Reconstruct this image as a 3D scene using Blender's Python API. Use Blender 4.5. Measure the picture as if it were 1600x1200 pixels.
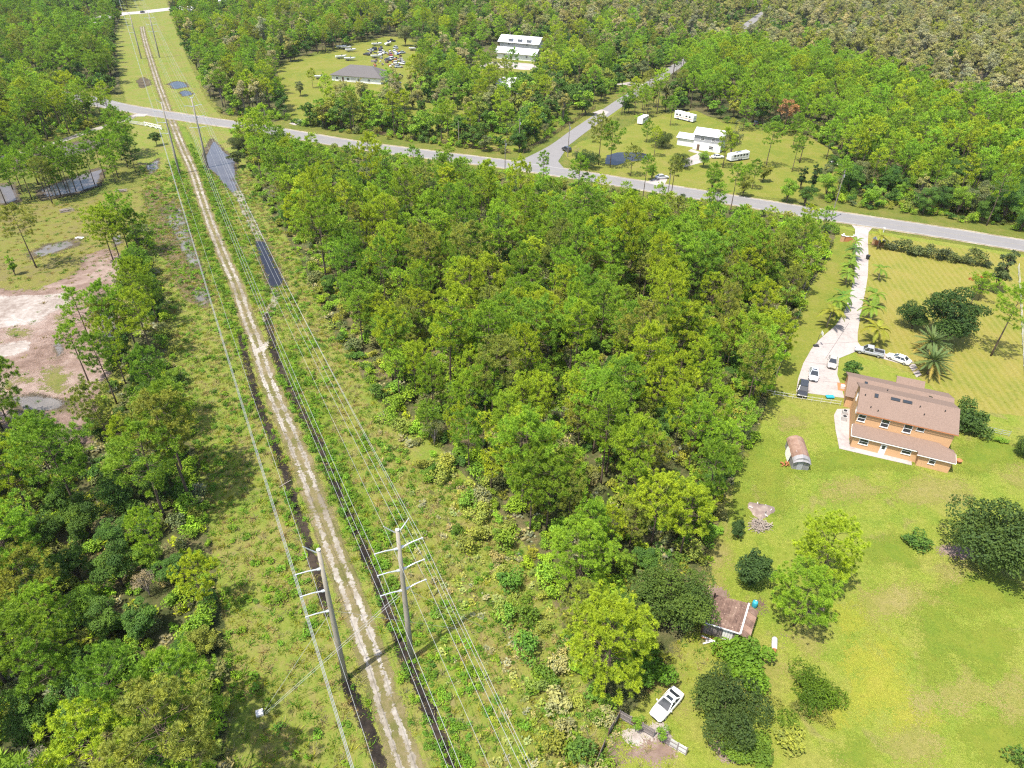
import bpy, bmesh, math, random
import numpy as np
from mathutils import Vector, Matrix

# ------------------------------------------------------------------ clear
for o in list(bpy.data.objects): bpy.data.objects.remove(o, do_unlink=True)
SC = bpy.context.scene
COL = SC.collection
PI = math.pi
rad = math.radians

# ------------------------------------------------------------------ camera (drone, 77 m above the ground)
CH, TH, FPX, ROLL = 77.0, rad(34.937), 1079.06, 0.0214923
_c, _s = math.cos(TH), math.sin(TH)
FW = np.array([0, _c, -_s]); _U = np.array([0, _s, _c]); _R = np.array([1.0, 0, 0])
CR = _R*math.cos(ROLL) + _U*math.sin(ROLL); CU = -_R*math.sin(ROLL) + _U*math.cos(ROLL)
cam = bpy.data.cameras.new('camera'); camo = bpy.data.objects.new('camera', cam); COL.objects.link(camo)
cam.sensor_width = 36.0; cam.lens = 36.0*FPX/1600.0; cam.clip_end = 9000; cam.clip_start = 0.5
M = Matrix.Identity(4)
for i in range(3):
    M[i][0] = CR[i]; M[i][1] = CU[i]; M[i][2] = -FW[i]
M[2][3] = CH
camo.matrix_world = M
SC.camera = camo

# ------------------------------------------------------------------ sky, sun, exposure
SUN_EL = rad(66); SHADOW = Vector((0.72, 0.69, 0)).normalized()      # horizontal direction in which shadows fall
W = bpy.data.worlds.new('World'); SC.world = W; W.use_nodes = True
wn = W.node_tree; bg = wn.nodes['Background']
sky = wn.nodes.new('ShaderNodeTexSky'); sky.sky_type = 'NISHITA'; sky.sun_disc = False
sky.sun_elevation = SUN_EL; sky.sun_rotation = math.atan2(-SHADOW.x, -SHADOW.y)
sky.air_density = 1.0; sky.dust_density = 2.0; sky.ozone_density = 1.0
wn.links.new(sky.outputs[0], bg.inputs[0]); bg.inputs[1].default_value = 0.15
sun = bpy.data.lights.new('sun', 'SUN'); sun.energy = 4.0; sun.angle = rad(0.53); sun.color = (1.0, 0.955, 0.88)
suno = bpy.data.objects.new('sun', sun); COL.objects.link(suno)
sdir = Vector((SHADOW.x*math.cos(SUN_EL), SHADOW.y*math.cos(SUN_EL), -math.sin(SUN_EL)))
suno.rotation_euler = sdir.to_track_quat('-Z', 'Y').to_euler(); suno.location = (-60, -60, 160)
vs = SC.view_settings; vs.view_transform = 'Standard'; vs.look = 'None'; vs.gamma = 1.0; vs.use_curve_mapping = False
vs.exposure = 0.98
try:
    SC.cycles.max_bounces = 6; SC.cycles.diffuse_bounces = 3; SC.cycles.glossy_bounces = 2
    SC.cycles.transmission_bounces = 4; SC.cycles.transparent_max_bounces = 40
    SC.cycles.filter_width = 1.2; SC.cycles.use_denoising = False
except Exception: pass

# ------------------------------------------------------------------ geometry helpers
def G(x, y, h=0.0):
    """Photo pixel (1600x1200) -> the place it shows at height h."""
    d = FW + CR*((x-800)/FPX) - CU*((y-600)/FPX)
    p = np.array([0, 0, CH]) + d*((h-CH)/d[2])
    return Vector((p[0], p[1], h))
def PX(X, Y, Z=0.0):
    v = np.array([X, Y, Z-CH]); z = v @ FW
    return 800+FPX*(v @ CR)/z, 600-FPX*(v @ CU)/z, z
def pxa(pts):
    """array (N,2) of ground xy -> pixel arrays"""
    v = np.column_stack([pts, np.full(len(pts), -CH)]); z = v @ FW
    return 800+FPX*(v @ CR)/z, 600-FPX*(v @ CU)/z, z
def poly_w(px): return np.array([G(*p)[:2] for p in px])
def inside(pts, poly):
    x, y = pts[:, 0], pts[:, 1]; n = len(poly); r = np.zeros(len(pts), bool)
    for i in range(n):
        x0, y0 = poly[i]; x1, y1 = poly[(i+1) % n]
        c = (y0 > y) != (y1 > y)
        with np.errstate(divide='ignore', invalid='ignore'):
            r ^= c & (x < (x1-x0)*(y-y0)/(y1-y0+1e-30)+x0)
    return r
def seg_dist(pts, line, closed=False):
    d = np.full(len(pts), 1e9); n = len(line)
    for i in range(n if closed else n-1):
        a = line[i]; b = line[(i+1) % n]; ab = b-a; L = ab @ ab + 1e-12
        t = np.clip(((pts-a) @ ab)/L, 0, 1); d = np.minimum(d, np.linalg.norm(pts-(a+t[:, None]*ab), axis=1))
    return d
def sdf(pts, poly):
    d = seg_dist(pts, poly, True); return np.where(inside(pts, poly), d, -d)
def smooth_line(line, n=6):
    out = []; L = [line[0]]+list(line)+[line[-1]]
    for i in range(1, len(L)-2):
        p0, p1, p2, p3 = [np.array(q, float) for q in L[i-1:i+3]]
        for k in range(n):
            t = k/n; out.append(.5*((2*p1)+(-p0+p2)*t+(2*p0-5*p1+4*p2-p3)*t*t+(-p0+3*p1-3*p2+p3)*t**3))
    out.append(np.array(line[-1], float)); return np.array(out)

class MB:
    """collects shapes; build() links them as one mesh object"""
    def __init__(s): s.v = []; s.f = []; s.m = []; s.mats = []; s.cm = 0
    def mat(s, m):
        if m not in s.mats: s.mats.append(m)
        s.cm = s.mats.index(m); return s
    def add(s, vs, fs):
        b = len(s.v); s.v += [tuple(v) for v in vs]
        for f in fs: s.f.append(tuple(b+i for i in f)); s.m.append(s.cm)
        return s
    def box(s, c, d, rz=0.0, R=None):
        x, y, z = d[0]/2, d[1]/2, d[2]/2
        vs = [Vector((a*x, b*y, e*z)) for a in (-1, 1) for b in (-1, 1) for e in (-1, 1)]
        R = R or Matrix.Rotation(rz, 3, 'Z'); c = Vector(c)
        return s.add([c+R @ v for v in vs], [(0, 1, 3, 2), (4, 6, 7, 5), (0, 4, 5, 1), (2, 3, 7, 6), (0, 2, 6, 4), (1, 5, 7, 3)])
    def bar(s, p, q, w, h=None):
        p, q = Vector(p), Vector(q); d = q-p; R = d.to_track_quat('X', 'Z').to_matrix()
        return s.box((p+q)/2, (d.length, w, h or w), R=R)
    def tube(s, pts, rs, n=8, cap=True):
        pts = [Vector(p) for p in pts]; b = len(s.v); rings = []
        for i, p in enumerate(pts):
            d = (pts[min(i+1, len(pts)-1)]-pts[max(i-1, 0)]); Q = d.to_track_quat('Z', 'X').to_matrix()
            r = rs[i] if isinstance(rs, (list, tuple)) else rs
            rings.append([tuple(p+Q @ Vector((r*math.cos(2*PI*k/n), r*math.sin(2*PI*k/n), 0))) for k in range(n)])
        for R in rings: s.v += R
        for i in range(len(pts)-1):
            for k in range(n):
                s.f.append((b+i*n+k, b+i*n+(k+1) % n, b+(i+1)*n+(k+1) % n, b+(i+1)*n+k)); s.m.append(s.cm)
        if cap:
            s.f.append(tuple(b+k for k in reversed(range(n)))); s.m.append(s.cm)
            s.f.append(tuple(b+(len(pts)-1)*n+k for k in range(n))); s.m.append(s.cm)
        return s
    def loft(s, secs, cap=True):
        """secs: list of equal-length rings of points"""
        b = len(s.v); n = len(secs[0])
        for R in secs: s.v += [tuple(p) for p in R]
        for i in range(len(secs)-1):
            for k in range(n):
                s.f.append((b+i*n+k, b+(i+1)*n+k, b+(i+1)*n+(k+1) % n, b+i*n+(k+1) % n)); s.m.append(s.cm)
        if cap:
            s.f.append(tuple(b+k for k in range(n))); s.m.append(s.cm)
            s.f.append(tuple(b+(len(secs)-1)*n+k for k in reversed(range(n)))); s.m.append(s.cm)
        return s
    def slab(s, poly, z0, z1):
        n = len(poly); vs = [(p[0], p[1], z0) for p in poly]+[(p[0], p[1], z1) for p in poly]
        return s.add(vs, [tuple(range(n))[::-1], tuple(range(n, 2*n))]+[(i, (i+1) % n, n+(i+1) % n, n+i) for i in range(n)])
    def thick(s, quad, t):
        """a polygon in 3-D given thickness t below its own plane"""
        q = [Vector(p) for p in quad]; nrm = (q[1]-q[0]).cross(q[2]-q[0]).normalized(); n = len(q)
        vs = q+[p-nrm*t for p in q]
        return s.add(vs, [tuple(range(n)), tuple(range(n, 2*n))[::-1]]+[(i, n+i, n+(i+1) % n, (i+1) % n) for i in range(n)])
    def mesh(s, name, m=None, smooth=False):
        me = bpy.data.meshes.new(name); me.from_pydata(s.v, [], s.f)
        for x in (s.mats or [m]): me.materials.append(x)
        if len(s.mats) > 1: me.polygons.foreach_set('material_index', s.m)
        if smooth: me.polygons.foreach_set('use_smooth', [True]*len(me.polygons))
        bm = bmesh.new(); bm.from_mesh(me); bmesh.ops.recalc_face_normals(bm, faces=bm.faces); bm.to_mesh(me); bm.free()
        me.update(); return me
    def build(s, name, m=None, parent=None, smooth=False):
        return link(name, s.mesh(name, m, smooth), parent)

def link(name, data, parent=None, loc=None, rz=None, sc=None):
    o = bpy.data.objects.new(name, data); COL.objects.link(o)
    if parent is not None: o.parent = parent
    if loc is not None: o.location = loc
    if rz is not None: o.rotation_euler = (0, 0, rz)
    if sc is not None: o.scale = (sc, sc, sc)
    return o
def tag(o, label=None, cat=None, group=None, kind=None):
    if label: o['label'] = label
    if cat: o['category'] = cat
    if group: o['group'] = group
    if kind: o['kind'] = kind
    return o
def thing(name, label, cat, loc=(0, 0, 0), rz=0.0, group=None):
    return tag(link(name, None, None, loc, rz), label, cat, group)
KIDS = {}
def kids(o): return [c for c in COL.objects if c.parent == o]
def copy_tree(o, parent=None, cache=True):
    c = o.copy(); COL.objects.link(c)
    if parent is not None: c.parent = parent
    if o.name not in KIDS: KIDS[o.name] = kids(o)
    for k in KIDS[o.name]: copy_tree(k, c)
    return c

# ------------------------------------------------------------------ materials
class NT:
    def __init__(s, name):
        s.m = bpy.data.materials.new(name); s.m.use_nodes = True; s.t = s.m.node_tree; s.t.nodes.clear()
        s.out = s.n('ShaderNodeOutputMaterial')
    def n(s, t, **k):
        x = s.t.nodes.new(t)
        for a, b in k.items(): setattr(x, a, b)
        return x
    def L(s, a, b): s.t.links.new(a, b)
    def put(s, sock, v):
        if hasattr(v, 'is_linked') or hasattr(v, 'links'): s.L(v, sock)
        else:
            try: sock.default_value = v
            except Exception: sock.default_value = tuple(v)+(1.0,)
    def pos(s): return s.n('ShaderNodeNewGeometry').outputs['Position']
    def noise(s, scale, detail=4, rough=.55, vec=None, dist=0.0, out='Fac'):
        x = s.n('ShaderNodeTexNoise'); x.inputs['Scale'].default_value = scale; x.inputs['Detail'].default_value = detail
        x.inputs['Roughness'].default_value = rough; x.inputs['Distortion'].default_value = dist
        s.L(vec if vec is not None else s.pos(), x.inputs['Vector']); return x.outputs[out]
    def ramp(s, fac, stops, interp='LINEAR'):
        x = s.n('ShaderNodeValToRGB'); r = x.color_ramp; r.interpolation = interp
        while len(r.elements) < len(stops): r.elements.new(0.5)
        for e, (p, c) in zip(r.elements, stops):
            e.position = p; e.color = (c, c, c, 1) if isinstance(c, (int, float)) else tuple(c)+(1,)
        s.L(fac, x.inputs[0]); return x.outputs[0]
    def mix(s, f, a, b, mode='MIX'):
        x = s.n('ShaderNodeMix', data_type='RGBA', blend_type=mode); s.put(x.inputs[0], f)
        s.put(x.inputs[6], a if not isinstance(a, tuple) else a+(1,)*(4-len(a))); s.put(x.inputs[7], b if not isinstance(b, tuple) else b+(1,)*(4-len(b))); return x.outputs[2]
    def math(s, op, a, b=0.0, c=0.0, clamp=False):
        x = s.n('ShaderNodeMath', operation=op, use_clamp=clamp); s.put(x.inputs[0], a); s.put(x.inputs[1], b); s.put(x.inputs[2], c); return x.outputs[0]
    def smooth(s, v, a, b):
        x = s.n('ShaderNodeMapRange', interpolation_type='SMOOTHSTEP'); s.put(x.inputs[0], v); x.inputs[1].default_value = a; x.inputs[2].default_value = b
        return x.outputs[0]
    def bsdf(s, col, rough=.8, spec=.3, metal=0.0, bump=None, bs=.3, bd=.05):
        b = s.n('ShaderNodeBsdfPrincipled'); s.put(b.inputs['Base Color'], col if not isinstance(col, tuple) else col+(1,)*(4-len(col)))
        s.put(b.inputs['Roughness'], rough); b.inputs['Specular IOR Level'].default_value = spec; b.inputs['Metallic'].default_value = metal
        if bump is not None:
            x = s.n('ShaderNodeBump'); x.inputs['Strength'].default_value = bs; x.inputs['Distance'].default_value = bd
            s.L(bump, x.inputs['Height']); s.L(x.outputs[0], b.inputs['Normal'])
        return b.outputs[0]
    def end(s, sh): s.L(sh, s.out.inputs[0]); return s.m
    def end_soft(s, sh, amp=1.0, scale=.6, soft=.35, bias=0.0, amp2=0.3, scale2=3.0):
        """fade a ground sheet out at its ragged edge, given by the attribute sd (metres inside)"""
        a = s.n('ShaderNodeAttribute', attribute_name='sd').outputs['Fac']
        n = s.math('MULTIPLY_ADD', s.math('SUBTRACT', s.noise(scale, 3, .6), .5), amp*2, bias)
        n2 = s.math('MULTIPLY', s.math('SUBTRACT', s.noise(scale2, 2, .6), .5), amp2*2)
        dth = s.math('MULTIPLY', s.math('SUBTRACT', s.noise(4.5 if soft > .5 else 9., 3, .75), .5), soft*3.2)     # ragged, tufty margin (not a veil)
        v = s.math('GREATER_THAN', s.math('ADD', s.math('ADD', s.math('ADD', a, n), n2), dth), 0.0)
        mx = s.n('ShaderNodeMixShader'); s.L(v, mx.inputs[0]); s.L(s.n('ShaderNodeBsdfTransparent').outputs[0], mx.inputs[1]); s.L(sh, mx.inputs[2])
        return s.end(mx.outputs[0])

def plain(name, col, rough=.6, spec=.4, metal=0.0, var=.12, vscale=1.5, bump=0.0):
    t = NT(name); n = t.noise(vscale, 5, .6)
    c = t.mix(n, tuple(x*(1-var) for x in col), tuple(min(1, x*(1+var)) for x in col))
    return t.end(t.bsdf(c, rough, spec, metal, bump=n if bump else None, bs=bump))

def grass_mat(name, cols, s1=.05, s2=.35, s3=4.0, edge=None, stripes=None, fine=.35, spots=None):
    """cols: dry, mid, lush"""
    t = NT(name); a = t.noise(s1, 4, .6, dist=.6); b = t.noise(s2, 5, .62, dist=.4); f = t.noise(s3, 6, .78); g = t.noise(13., 2, .7)
    k = t.math('MULTIPLY_ADD', b, .55, t.math('MULTIPLY', a, .45))
    c = t.ramp(k, [(.40, cols[0]), (.5, cols[1]), (.59, cols[2])])
    if spots: c = t.mix(t.smooth(t.noise(spots[1], 4, .65, dist=.8), spots[2], spots[2]+.12), c, spots[0])
    if stripes:
        p = t.n('ShaderNodeVectorRotate', rotation_type='Z_AXIS'); t.L(t.pos(), p.inputs[0]); p.inputs['Angle'].default_value = stripes[0]
        w = t.n('ShaderNodeTexWave', wave_type='BANDS', bands_direction='X'); t.L(p.outputs[0], w.inputs[0]); w.inputs['Scale'].default_value = stripes[1]
        w.inputs['Distortion'].default_value = 1.5; w.inputs['Detail Scale'].default_value = .15
        c = t.mix(t.math('MULTIPLY', w.outputs['Fac'], stripes[2]), c, stripes[3])
    h = t.math('MULTIPLY_ADD', f, .7, t.math('MULTIPLY', g, .5))
    c = t.mix(fine, c, t.ramp(h, [(.42, tuple(x*.5 for x in cols[2])), (.58, cols[1]), (.74, tuple(min(1, x*1.45) for x in cols[0]))]), 'MIX')
    sh = t.bsdf(c, .9, .15, bump=h, bs=.6, bd=.12)
    return t.end_soft(sh, **edge) if edge else t.end(sh)

def sand_mat(name, cols, edge, s1=.12, s2=1.2):
    t = NT(name); a = t.noise(s1, 5, .62, dist=.5); b = t.noise(s2, 5, .65)
    k = t.math('MULTIPLY_ADD', a, .6, t.math('MULTIPLY', b, .4))
    c = t.ramp(k, [(.4, cols[0]), (.5, cols[1]), (.6, cols[2])])
    sh = t.bsdf(c, .95, .1, bump=b, bs=.5, bd=.1)
    return t.end_soft(sh, **edge)

def water_mat(name, col, edge, rough=.06, murk=.4):
    t = NT(name); n = t.noise(.25, 3, .5)
    c = t.mix(n, tuple(x*(1-murk) for x in col), tuple(x*(1+murk) for x in col))
    return t.end_soft(t.bsdf(c, rough, .16, bump=t.noise(2.5, 2), bs=.02), **edge)

def leaf_mat(name, trans=.35, rough=.55, spec=.25, sat=.25):
    """leaf colour = the tint of the plant (object property / instance attribute) with clump-to-clump variation (vertex attribute hue)"""
    t = NT(name)
    tint = t.n('ShaderNodeAttribute', attribute_name='tint', attribute_type='INSTANCER').outputs['Color']
    hue = t.n('ShaderNodeAttribute', attribute_name='hue').outputs['Fac']
    c = t.mix(hue, t.mix(1.0, tint, (1-sat, 1-sat*.8, 1-sat*.2), 'MULTIPLY'), t.mix(1.0, tint, (1+sat*1.3, 1+sat, 1-sat*.3), 'MULTIPLY'))
    b = t.bsdf(c, rough, spec)
    tr = t.n('ShaderNodeBsdfTranslucent'); t.L(t.mix(1.0, c, (1.15, 1.15, .7), 'MULTIPLY'), tr.inputs[0])
    mx = t.n('ShaderNodeMixShader'); mx.inputs[0].default_value = trans; t.L(b, mx.inputs[1]); t.L(tr.outputs[0], mx.inputs[2])
    return t.end(mx.outputs[0])

def paint_mat(name):
    t = NT(name); c = t.n('ShaderNodeObjectInfo').outputs['Color']
    n = t.noise(6, 3); c2 = t.mix(t.math('MULTIPLY', n, .12), c, (.3, .27, .22))
    b = t.n('ShaderNodeBsdfPrincipled'); t.L(c2, b.inputs['Base Color']); b.inputs['Roughness'].default_value = .28
    b.inputs['Coat Weight'].default_value = .6; b.inputs['Coat Roughness'].default_value = .08
    return t.end(b.outputs[0])

MT = {}
MT['needle'] = leaf_mat('pine_needles', .24, .55, .12, .3)
MT['leaf'] = leaf_mat('broad_leaves', .26, .55, .12, .32)
MT['bark'] = plain('bark', (.13, .095, .07), .95, .1, var=.45, vscale=6, bump=.5)
MT['greybark'] = plain('grey_bark', (.22, .19, .16), .95, .1, var=.4, vscale=5, bump=.4)
MT['palmbark'] = plain('palm_bark', (.24, .2, .15), .95, .1, var=.4, vscale=9, bump=.5)
MT['concrete'] = plain('pole_concrete', (.31, .275, .22), .85, .2, var=.16, vscale=.8)
MT['galv'] = plain('galvanised_steel', (.5, .52, .53), .45, .5, .4, var=.1)
MT['wire'] = plain('aluminium_wire', (.36, .36, .35), .5, .5, .2, var=.05)
MT['paint'] = paint_mat('car_paint')
MT['glass'] = plain('dark_window_glass', (.03, .035, .04), .08, .7, var=.2)
MT['tyre'] = plain('tyre_rubber', (.025, .025, .025), .85, .2, var=.2)
MT['rim'] = plain('wheel_alloy', (.45, .46, .47), .35, .6, .6)
MT['lamp'] = plain('lamp_lens', (.75, .75, .72), .15, .6, var=.05)
MT['tail'] = plain('tail_lens', (.4, .02, .02), .2, .6, var=.05)
MT['trim'] = plain('black_trim', (.03, .03, .03), .5, .4, var=.1)
MT['white'] = plain('white_paint', (.72, .71, .68), .6, .3, var=.08)
MT['offwhite'] = plain('weathered_white', (.55, .53, .5), .7, .3, var=.15)
MT['orange'] = plain('orange_stucco', (.54, .325, .17), .9, .15, var=.07, vscale=2.2, bump=.1)
MT['orange_dark'] = plain('terracotta_wall', (.42, .17, .075), .9, .15, var=.1, vscale=2.2)
MT['wood'] = plain('grey_weathered_wood', (.21, .18, .165), .9, .15, var=.35, vscale=4, bump=.3)
MT['brownwood'] = plain('brown_wood', (.14, .09, .06), .9, .15, var=.35, vscale=4, bump=.3)
MT['metalroof'] = plain('white_metal_roof', (.62, .62, .61), .4, .4, .1, var=.06)
MT['grey'] = plain('grey_siding', (.33, .33, .34), .8, .2, var=.08)
MT['teal'] = plain('teal_plastic', (.03, .3, .38), .5, .4, var=.1)
MT['red'] = plain('red_canvas', (.5, .07, .03), .8, .2, var=.1)
MT['rust'] = plain('rusty_steel', (.3, .12, .05), .85, .2, var=.4, vscale=5)
MT['stick'] = plain('dry_sticks', (.3, .25, .21), .95, .1, var=.35, vscale=8)
MT['ac'] = plain('air_conditioner_casing', (.4, .39, .37), .6, .3, var=.1)

def shingle_mat(name, col, scale=1.0):
    t = NT(name)
    b = t.n('ShaderNodeTexBrick'); tc = t.n('ShaderNodeTexCoord').outputs['Object']; t.L(tc, b.inputs[0])
    b.inputs['Scale'].default_value = 3.2*scale; b.inputs['Color1'].default_value = tuple(x*.82 for x in col)+(1,); b.inputs['Color2'].default_value = tuple(x*1.15 for x in col)+(1,)
    b.inputs['Mortar'].default_value = tuple(x*.6 for x in col)+(1,); b.inputs['Mortar Size'].default_value = .015
    n = t.noise(5, 5, .7); n2 = t.noise(.35, 4)
    c = t.mix(.45, b.outputs[0], t.ramp(n, [(.3, tuple(x*.6 for x in col)), (.7, tuple(x*1.35 for x in col))]))
    c = t.mix(t.math('MULTIPLY', n2, .35), c, tuple(x*1.3 for x in col))
    return t.end(t.bsdf(c, .92, .15, bump=n, bs=.5, bd=.03))
MT['shingle'] = shingle_mat('brown_shingles', (.2, .14, .108))
MT['greyshingle'] = shingle_mat('grey_shingles', (.12, .11, .105))
MT['palegravel'] = shingle_mat('pale_shingles', (.52, .52, .52))

def oldroof_mat():
    t = NT('rotting_roof_boards'); n = t.noise(.9, 6, .7, dist=.5); m = t.noise(3.5, 4, .6)
    c = t.ramp(n, [(.3, (.08, .05, .04)), (.5, (.16, .1, .075)), (.7, (.23, .16, .12))])
    c = t.mix(t.smooth(m, .62, .7), c, (.42, .3, .22))
    return t.end(t.bsdf(c, .9, .15, bump=n, bs=.6))
MT['oldroof'] = oldroof_mat()
def rustroof_mat():
    t = NT('rusty_tin_roof'); n = t.noise(.7, 6, .7, dist=.5); m = t.noise(1.6, 5, .7)
    c = t.ramp(n, [(.3, (.15, .085, .06)), (.5, (.25, .155, .11)), (.7, (.32, .22, .165))])
    c = t.mix(t.smooth(m, .62, .7), c, (.5, .48, .46))
    return t.end(t.bsdf(c, .75, .3, bump=m, bs=.3))
MT['rustroof'] = rustroof_mat()

# ------------------------------------------------------------------ the ground
def sheet(name, fn, box, cell, z, mat, margin=1.5, h=None):
    """a ground sheet on a grid; fn(pts) = metres inside its outline; kept where fn > -margin"""
    x0, y0, x1, y1 = box; nx = max(2, int((x1-x0)/cell)+1); ny = max(2, int((y1-y0)/cell)+1)
    xs = np.linspace(x0, x1, nx); ys = np.linspace(y0, y1, ny); X, Y = np.meshgrid(xs, ys); pts = np.column_stack([X.ravel(), Y.ravel()])
    sd = np.concatenate([fn(pts[i:i+20000]) for i in range(0, len(pts), 20000)])
    keep = sd > -margin; q = np.arange(nx*ny).reshape(ny, nx)
    a, b, c, d = q[:-1, :-1].ravel(), q[:-1, 1:].ravel(), q[1:, 1:].ravel(), q[1:, :-1].ravel()
    ok = keep[a] | keep[b] | keep[c] | keep[d]; F = np.column_stack([a, b, c, d])[ok]
    used, inv = np.unique(F.ravel(), return_inverse=True); F = inv.reshape(-1, 4)
    zz = np.full(len(used), z) if h is None else z+h(pts[used])
    me = bpy.data.meshes.new(name); me.vertices.add(len(used)); me.vertices.foreach_set('co', np.column_stack([pts[used], zz]).astype(np.float32).ravel())
    me.loops.add(F.size); me.loops.foreach_set('vertex_index', F.ravel().astype(np.int32)); me.polygons.add(len(F))
    me.polygons.foreach_set('loop_start', np.arange(0, F.size, 4, dtype=np.int32)); me.update(calc_edges=True)
    at = me.attributes.new('sd', 'FLOAT', 'POINT'); at.data.foreach_set('value', sd[used].astype(np.float32))
    me.materials.append(mat); o = link(name, me); return tag(o, kind='structure')
def bbox(poly, m): return (poly[:, 0].min()-m, poly[:, 1].min()-m, poly[:, 0].max()+m, poly[:, 1].max()+m)
def patch(name, px, cell, z, mat, margin=2.0, world=False):
    P = np.array(px, float) if world else poly_w(px)
    return sheet(name, lambda p: sdf(p, P), bbox(P, margin+cell), cell, z, mat, margin)
def strip(name, px, half, cell, z, mat, margin=1.0, world=False):
    Ln = np.array(px, float) if world else smooth_line(poly_w(px))
    return sheet(name, lambda p: half-seg_dist(p, Ln), bbox(Ln, half+margin+cell), cell, z, mat, margin)

LAWN_DRY, LAWN_MID, LAWN_LUSH = (.2, .19, .042), (.155, .188, .022), (.105, .163, .014)
m_base = grass_mat('roadside_grass', [(0.15, 0.133, 0.035), (0.108, 0.122, 0.0189), (0.063, 0.101, 0.0112)], .03, .25, 1.2)
g = MB(); S = 4500
g.add([(-S, -S, -.02), (S, -S, -.02), (S, S, -.02), (-S, S, -.02)], [(0, 1, 2, 3)]); tag(g.build('ground', m_base), kind='structure')

E = dict
m_floor = sand_mat('forest_floor_litter', [(.035, .045, .014), (.07, .075, .026), (.125, .1, .05)], E(amp=2.2, scale=.25, soft=.9, amp2=.6), .1, .9)
m_corr = grass_mat('rough_grass', [(.185, .15, .055), (.155, .175, .028), (.1, .16, .016)], .11, .55, 2.2, edge=E(amp=1.6, scale=.3, soft=.6), spots=((.165, .13, .065), .22, .585))
m_wet = grass_mat('wet_marsh_grass', [(.14, .115, .05), (.15, .14, .03), (.12, .15, .02)], .06, .4, 2.2, edge=E(amp=2.0, scale=.2, soft=.8), spots=((0.042, 0.0385, 0.035), .09, .6))
m_lawn = grass_mat('mown_lawn', [LAWN_DRY, LAWN_MID, LAWN_LUSH], .035, .22, 1.6, edge=E(amp=.9, scale=.5, soft=.4), fine=.42, spots=((0.175, 0.15, 0.0525), .16, .57))
m_front = grass_mat('front_lawn', [(.225, .18, .046), (.18, .172, .026), (.12, .15, .017)], .05, .2, 2.0, edge=E(amp=.5, scale=.5, soft=.3), fine=.42, stripes=(rad(8), .2, .55, (.25, .215, .07)))
m_green = grass_mat('green_lawn', [(.185, .165, .04), (.15, .162, .022), (.1, .14, .014)], .04, .2, 1.6, edge=E(amp=1.0, scale=.4, soft=.5))
m_yel = grass_mat('yellow_weeds', [(.22, .205, .03), (.19, .2, .022), (.155, .188, .02)], .1, .5, 2.5, edge=E(amp=3.2, scale=.3, soft=3.0, amp2=1.6, scale2=1.2))
m_drypatch = grass_mat('dry_turf', [(.215, .18, .065), (.185, .172, .042), (.155, .165, .028)], .1, .6, 2.5, edge=E(amp=3.4, scale=.3, soft=3.4, amp2=1.6, scale2=1.2))
m_lush = grass_mat('lush_turf', [(.155, .17, .022), (.125, .16, .017), (.095, .145, .014)], .1, .5, 2.5, edge=E(amp=3.4, scale=.25, soft=3.4, amp2=1.4, scale2=1.2))
m_weedy = grass_mat('sparse_weeds', [(.16, .13, .06), (.13, .135, .03), (.09, .115, .02)], .2, .8, 2.5, edge=E(amp=3.0, scale=.35, soft=2.5, amp2=1.6, scale2=1.4, bias=-1.0))
m_dirt = sand_mat('bare_dirt', [(.125, .083, .062), (.19, .132, .104), (.265, .2, .165)], E(amp=3.0, scale=.12, soft=1.6, amp2=1.2, scale2=.7), .06, .5)
m_palesand = sand_mat('pale_sand', [(0.21, 0.168, 0.14), (0.294, 0.252, 0.217), (0.385, 0.343, 0.308)], E(amp=2.2, scale=.16, soft=1.0, amp2=.8, scale2=.8), .1, .9)
m_track = sand_mat('track_sand', [(.17, .145, .105), (.26, .23, .185), (.34, .31, .265)], E(amp=.62, scale=.55, soft=.22, amp2=.35, scale2=2.4), .12, 1.2)
m_trackside = sand_mat('worn_track_grass', [(.1, .1, .03), (.14, .12, .05), (.18, .145, .08)], E(amp=.7, scale=.4, soft=.6), .2, 1.4)
m_mud = sand_mat('wet_mud_margin', [(.05, .04, .028), (.085, .068, .045), (.12, .1, .055)], E(amp=1.6, scale=.3, soft=1.6, amp2=.8, scale2=1.5), .2, 1.0)
m_lane = grass_mat('lush_track_weeds', [(.15, .17, .025), (.11, .155, .016), (.075, .13, .012)], .15, .6, 2.2, edge=E(amp=1.8, scale=.3, soft=1.4, amp2=.8))
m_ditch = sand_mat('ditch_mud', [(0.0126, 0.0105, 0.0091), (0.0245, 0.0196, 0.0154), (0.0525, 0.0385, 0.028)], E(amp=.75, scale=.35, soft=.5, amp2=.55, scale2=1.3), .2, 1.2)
m_water = water_mat('pond_water', (.085, .08, .085), E(amp=.7, scale=.3, soft=.3))
m_brown = water_mat('muddy_water', (0.112, 0.0945, 0.084), E(amp=1.5, scale=.2, soft=.7), .1)
m_puddle = water_mat('shallow_puddle', (.15, .135, .12), E(amp=1.3, scale=.25, soft=.8, amp2=.6), .12)
m_dark = water_mat('ditch_water', (.02, .02, .026), E(amp=.6, scale=.35, soft=.25, amp2=.3), .04)

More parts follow.
